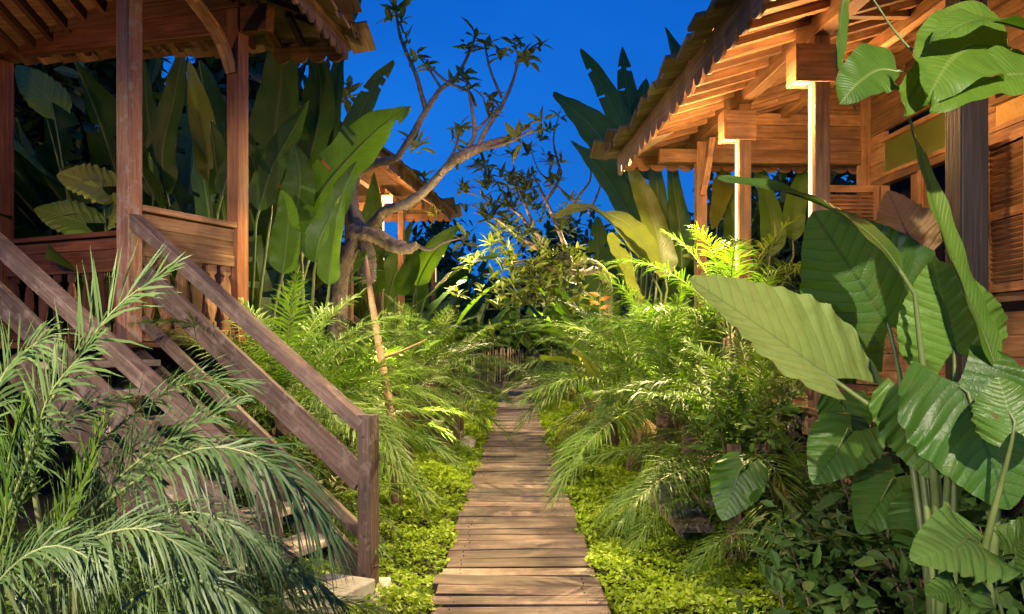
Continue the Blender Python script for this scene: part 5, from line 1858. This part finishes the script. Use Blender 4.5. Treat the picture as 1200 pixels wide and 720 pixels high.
# ================================================================== FAR FOLIAGE
def belt(label, pts, depth, h, n, ls):
    m = MB()
    pts = np.array(pts, float)
    seg = RNG.integers(0, len(pts) - 1, n)
    f = RNG.random(n)[:, None]
    c = pts[seg] * (1 - f) + pts[seg + 1] * f
    pos = np.zeros((n, 3))
    pos[:, :2] = c + RNG.normal(0, depth, (n, 2))
    top = h * (0.7 + 0.22 * np.sin(pos[:, 0] * 0.9 + pos[:, 1] * 0.7) + 0.14 * np.sin(pos[:, 0] * 2.3 + 1 + pos[:, 1] * 1.7) + RNG.normal(0, 0.05, n))
    pos[:, 2] = -0.1 + np.clip(top, 0.4, 99) * RNG.random(n) ** 0.7
    leaves(m, pos, RNG.normal(0, 1, (n, 3)), RNG.normal(0, 0.5, (n, 3)) + A(0, -0.3, 1), ls * (0.6 + 0.8 * RNG.random(n)), ls * 0.42)
    o = m.build('far_foliage', M['farleaf'])
    tag(o, label, 'foliage', None, 'stuff')


belt('dark distant tree mass behind the fence at the end of the path', [(-9, 34), (0, 35), (9, 34)], 1.0, 7.0, 18000, 0.5)
belt('dark tree mass behind the left pavilions', [(-13, 4), (-10.5, 11), (-7.0, 13.5), (-5.4, 17.5)], 0.55, 12.5, 30000, 0.45)
belt('dark tree mass along the far left of the path', [(-5.6, 17.5), (-6, 24), (-6.5, 34)], 0.8, 5.0, 8000, 0.42)
belt('dark tree mass behind the right bungalow', [(8.5, 5), (6.8, 11.5), (4.6, 14.5), (4.4, 24), (6, 34)], 0.7, 5.0, 20000, 0.42)

# ================================================================== LIGHT
w = bpy.data.worlds.new('World')
scene.world = w
w.use_nodes = True
nt = w.node_tree
bg = nt.nodes['Background']
sky = nt.nodes.new('ShaderNodeTexSky')
sky.sky_type = 'NISHITA'
sky.sun_disc = False
sky.sun_elevation = math.radians(-3.0)
sky.sun_rotation = math.radians(200)
sky.ozone_density = 6.0
sky.air_density = 1.0
sky.dust_density = 0.2
mul = nt.nodes.new('ShaderNodeMix')
mul.data_type = 'RGBA'
mul.blend_type = 'MIX'
mul.inputs[0].default_value = 0.86
mul.inputs[7].default_value = (0.0004, 0.0155, 0.0760, 1)
tint = nt.nodes.new('ShaderNodeMix')
tint.data_type = 'RGBA'
tint.blend_type = 'MULTIPLY'
tint.inputs[0].default_value = 1.0
tint.inputs[7].default_value = (0.01, 2.4, 1.5, 1)
nt.links.new(sky.outputs[0], tint.inputs[6])
nt.links.new(tint.outputs[2], mul.inputs[6])
nz_ = nt.nodes.new('ShaderNodeTexNoise')
nz_.inputs['Scale'].default_value = 1.8
nz_.inputs['Detail'].default_value = 4.0
tcw = nt.nodes.new('ShaderNodeTexCoord')
mpw = nt.nodes.new('ShaderNodeMapping')
mpw.inputs['Scale'].default_value = (1.0, 1.0, 2.6)
nt.links.new(tcw.outputs['Generated'], mpw.inputs[0])
nt.links.new(mpw.outputs[0], nz_.inputs['Vector'])
rw = nt.nodes.new('ShaderNodeValToRGB')
rw.color_ramp.elements[0].position = 0.32
rw.color_ramp.elements[0].color = (0.78, 0.80, 0.84, 1)
rw.color_ramp.elements[1].position = 0.72
rw.color_ramp.elements[1].color = (1.5, 1.25, 1.12, 1)
nt.links.new(nz_.outputs[0], rw.inputs[0])
wisp = nt.nodes.new('ShaderNodeMix')
wisp.data_type = 'RGBA'
wisp.blend_type = 'MULTIPLY'
wisp.inputs[0].default_value = 1.0
nt.links.new(mul.outputs[2], wisp.inputs[6])
nt.links.new(rw.outputs[0], wisp.inputs[7])
spw = nt.nodes.new('ShaderNodeSeparateXYZ')
nt.links.new(tcw.outputs['Generated'], spw.inputs[0])
gw = nt.nodes.new('ShaderNodeValToRGB')
gw.color_ramp.elements[0].position = 0.02
gw.color_ramp.elements[0].color = (3.0, 1.35, 1.12, 1)
gw.color_ramp.elements[1].position = 0.5
gw.color_ramp.elements[1].color = (0.8, 0.78, 0.86, 1)
nt.links.new(spw.outputs[2], gw.inputs[0])
grad = nt.nodes.new('ShaderNodeMix')
grad.data_type = 'RGBA'
grad.blend_type = 'MULTIPLY'
grad.inputs[0].default_value = 1.0
nt.links.new(wisp.outputs[2], grad.inputs[6])
nt.links.new(gw.outputs[0], grad.inputs[7])
nt.links.new(grad.outputs[2], bg.inputs[0])
SKY_STRENGTH = 9.5
bg.inputs[1].default_value = SKY_STRENGTH

sun = bpy.data.lights.new('dusk_sun', 'SUN')
sun.energy = 0.02
sun.angle = math.radians(0.5)
sun.color = (1, 0.85, 0.7)
so = bpy.data.objects.new('dusk_sun', sun)
COL.objects.link(so)
so.rotation_euler = (math.radians(55), 0, math.radians(-20))

YEL = (1.0, 0.77, 0.37)
NEU = (1.0, 0.85, 0.66)
# unseen bodiless spots, some added to brighten single plants; low spike lights among foliage
for loc, e, c, r, aim, ang in (
        ((-2.1, 0.9, 2.5), 540, NEU, 0.03, (-0.9, 4.2, 0.5), 95),
        ((-0.2, -1.4, 3.9), 800, NEU, 0.04, (-2.1, 4.8, 1.35), 38),
        ((1.0, -0.8, 3.2), 850, NEU, 0.04, (1.85, 3.4, 1.55), 40),
        (tuple(LP(1.0, 0.36, 3.5)), 950, YEL, 0.03, (-0.95, 6.2, 0), 72),
        (tuple(RP(-0.6, -0.1, 3.36)), 800, YEL, 0.05, (-2.3, 7.8, 3.0), 46),  # added for the banana leaves beside the left pavilion
        (tuple(RP(-0.62, 0.2, 3.36)), 750, YEL, 0.04, (-0.5, 8.6, 4.4), 62),  # added for the left frangipani boughs
        (tuple(RP(-0.28, -0.95, 3.2)), 380, YEL, 0.04, (1.25, 9.3, 2.3), 44),  # added to brighten the yellow banana leaves
        ((0.62, 0.95, 1.35), 42, NEU, 0.03, (1.22, 1.82, 0.98), 40),  # added for the low jagged leaf, hangs in the air
        ((-0.55, 3.2, 2.9), 160, NEU, 0.03, (1.25, 5.8, 0.1), 34),
        ((-0.72, 8.0, 0.3), 420, YEL, 0.03, (-0.95, 8.7, 4.0), 58),  # uplight added under the left frangipani
        ((-1.2, 11.7, 3.0), 380, YEL, 0.04, (0.25, 12.9, 2.6), 80),  # added to brighten the right frangipani leaves
        (tuple(RP(-0.28, -1.25, 3.2)), 1400, YEL, 0.03, (0.35, 6.6, 0), 96),
        ((-1.3, 12.5, 3.6), 700, YEL, 0.03, (0.2, 11.5, 0), 110),
        ((1.9, 13.5, 3.6), 700, YEL, 0.03, (0.5, 12.0, 0.6), 110),
        ((-1.6, 19.5, 3.6), 900, YEL, 0.03, (0.2, 18.5, 0), 110),
        ((1.6, 23.5, 3.6), 900, YEL, 0.03, (0.2, 21.5, 0), 110)):
    lamp('garden_unseen_spot', 'SPOT', loc, e, c, r, aim, ang)
for loc, e in (((1.62, 8.4, 1.15), 60), ((-1.55, 8.7, 1.25), 60), ((-1.6, 11.0, 1.3), 80), ((1.6, 12.2, 1.2), 75), ((-1.6, 15.8, 1.3), 70), ((1.6, 15.2, 1.3), 60), ((0.9, 28.6, 2.3), 260)):  # the last one is no spike, added to brighten the far fence
    lamp('spike_or_added_light', 'POINT', loc, e, YEL, 0.04)

# ================================================================== CAMERA
cam = bpy.data.cameras.new('camera')
co = bpy.data.objects.new('camera', cam)
COL.objects.link(co)
cam.sensor_width = 36
cam.lens = 36 * F_PX / 1200
cam.shift_x = -(VPX - 600) / 1200
cam.shift_y = (VPY - 360) / 1200
cam.clip_start = 0.05
cam.clip_end = 1000
co.location = (0, 0, CAM_H)
co.rotation_euler = (math.radians(90), 0, 0)
scene.camera = co
scene.render.engine = 'CYCLES'
scene.cycles.use_denoising = True
scene.cycles.max_bounces = 8
scene.cycles.transmission_bounces = 4
scene.cycles.sample_clamp_indirect = 4.0
scene.view_settings.view_transform = 'Standard'
scene.view_settings.look = 'None'
scene.view_settings.exposure = 0.0
for o_ in bpy.data.lights:
    if o_.name.startswith(('garden', 'spike')):
        o_.energy *= 1.55
    if o_.name.startswith('veranda'):
        o_.energy *= 2.7
scene.view_settings.gamma = 1.0
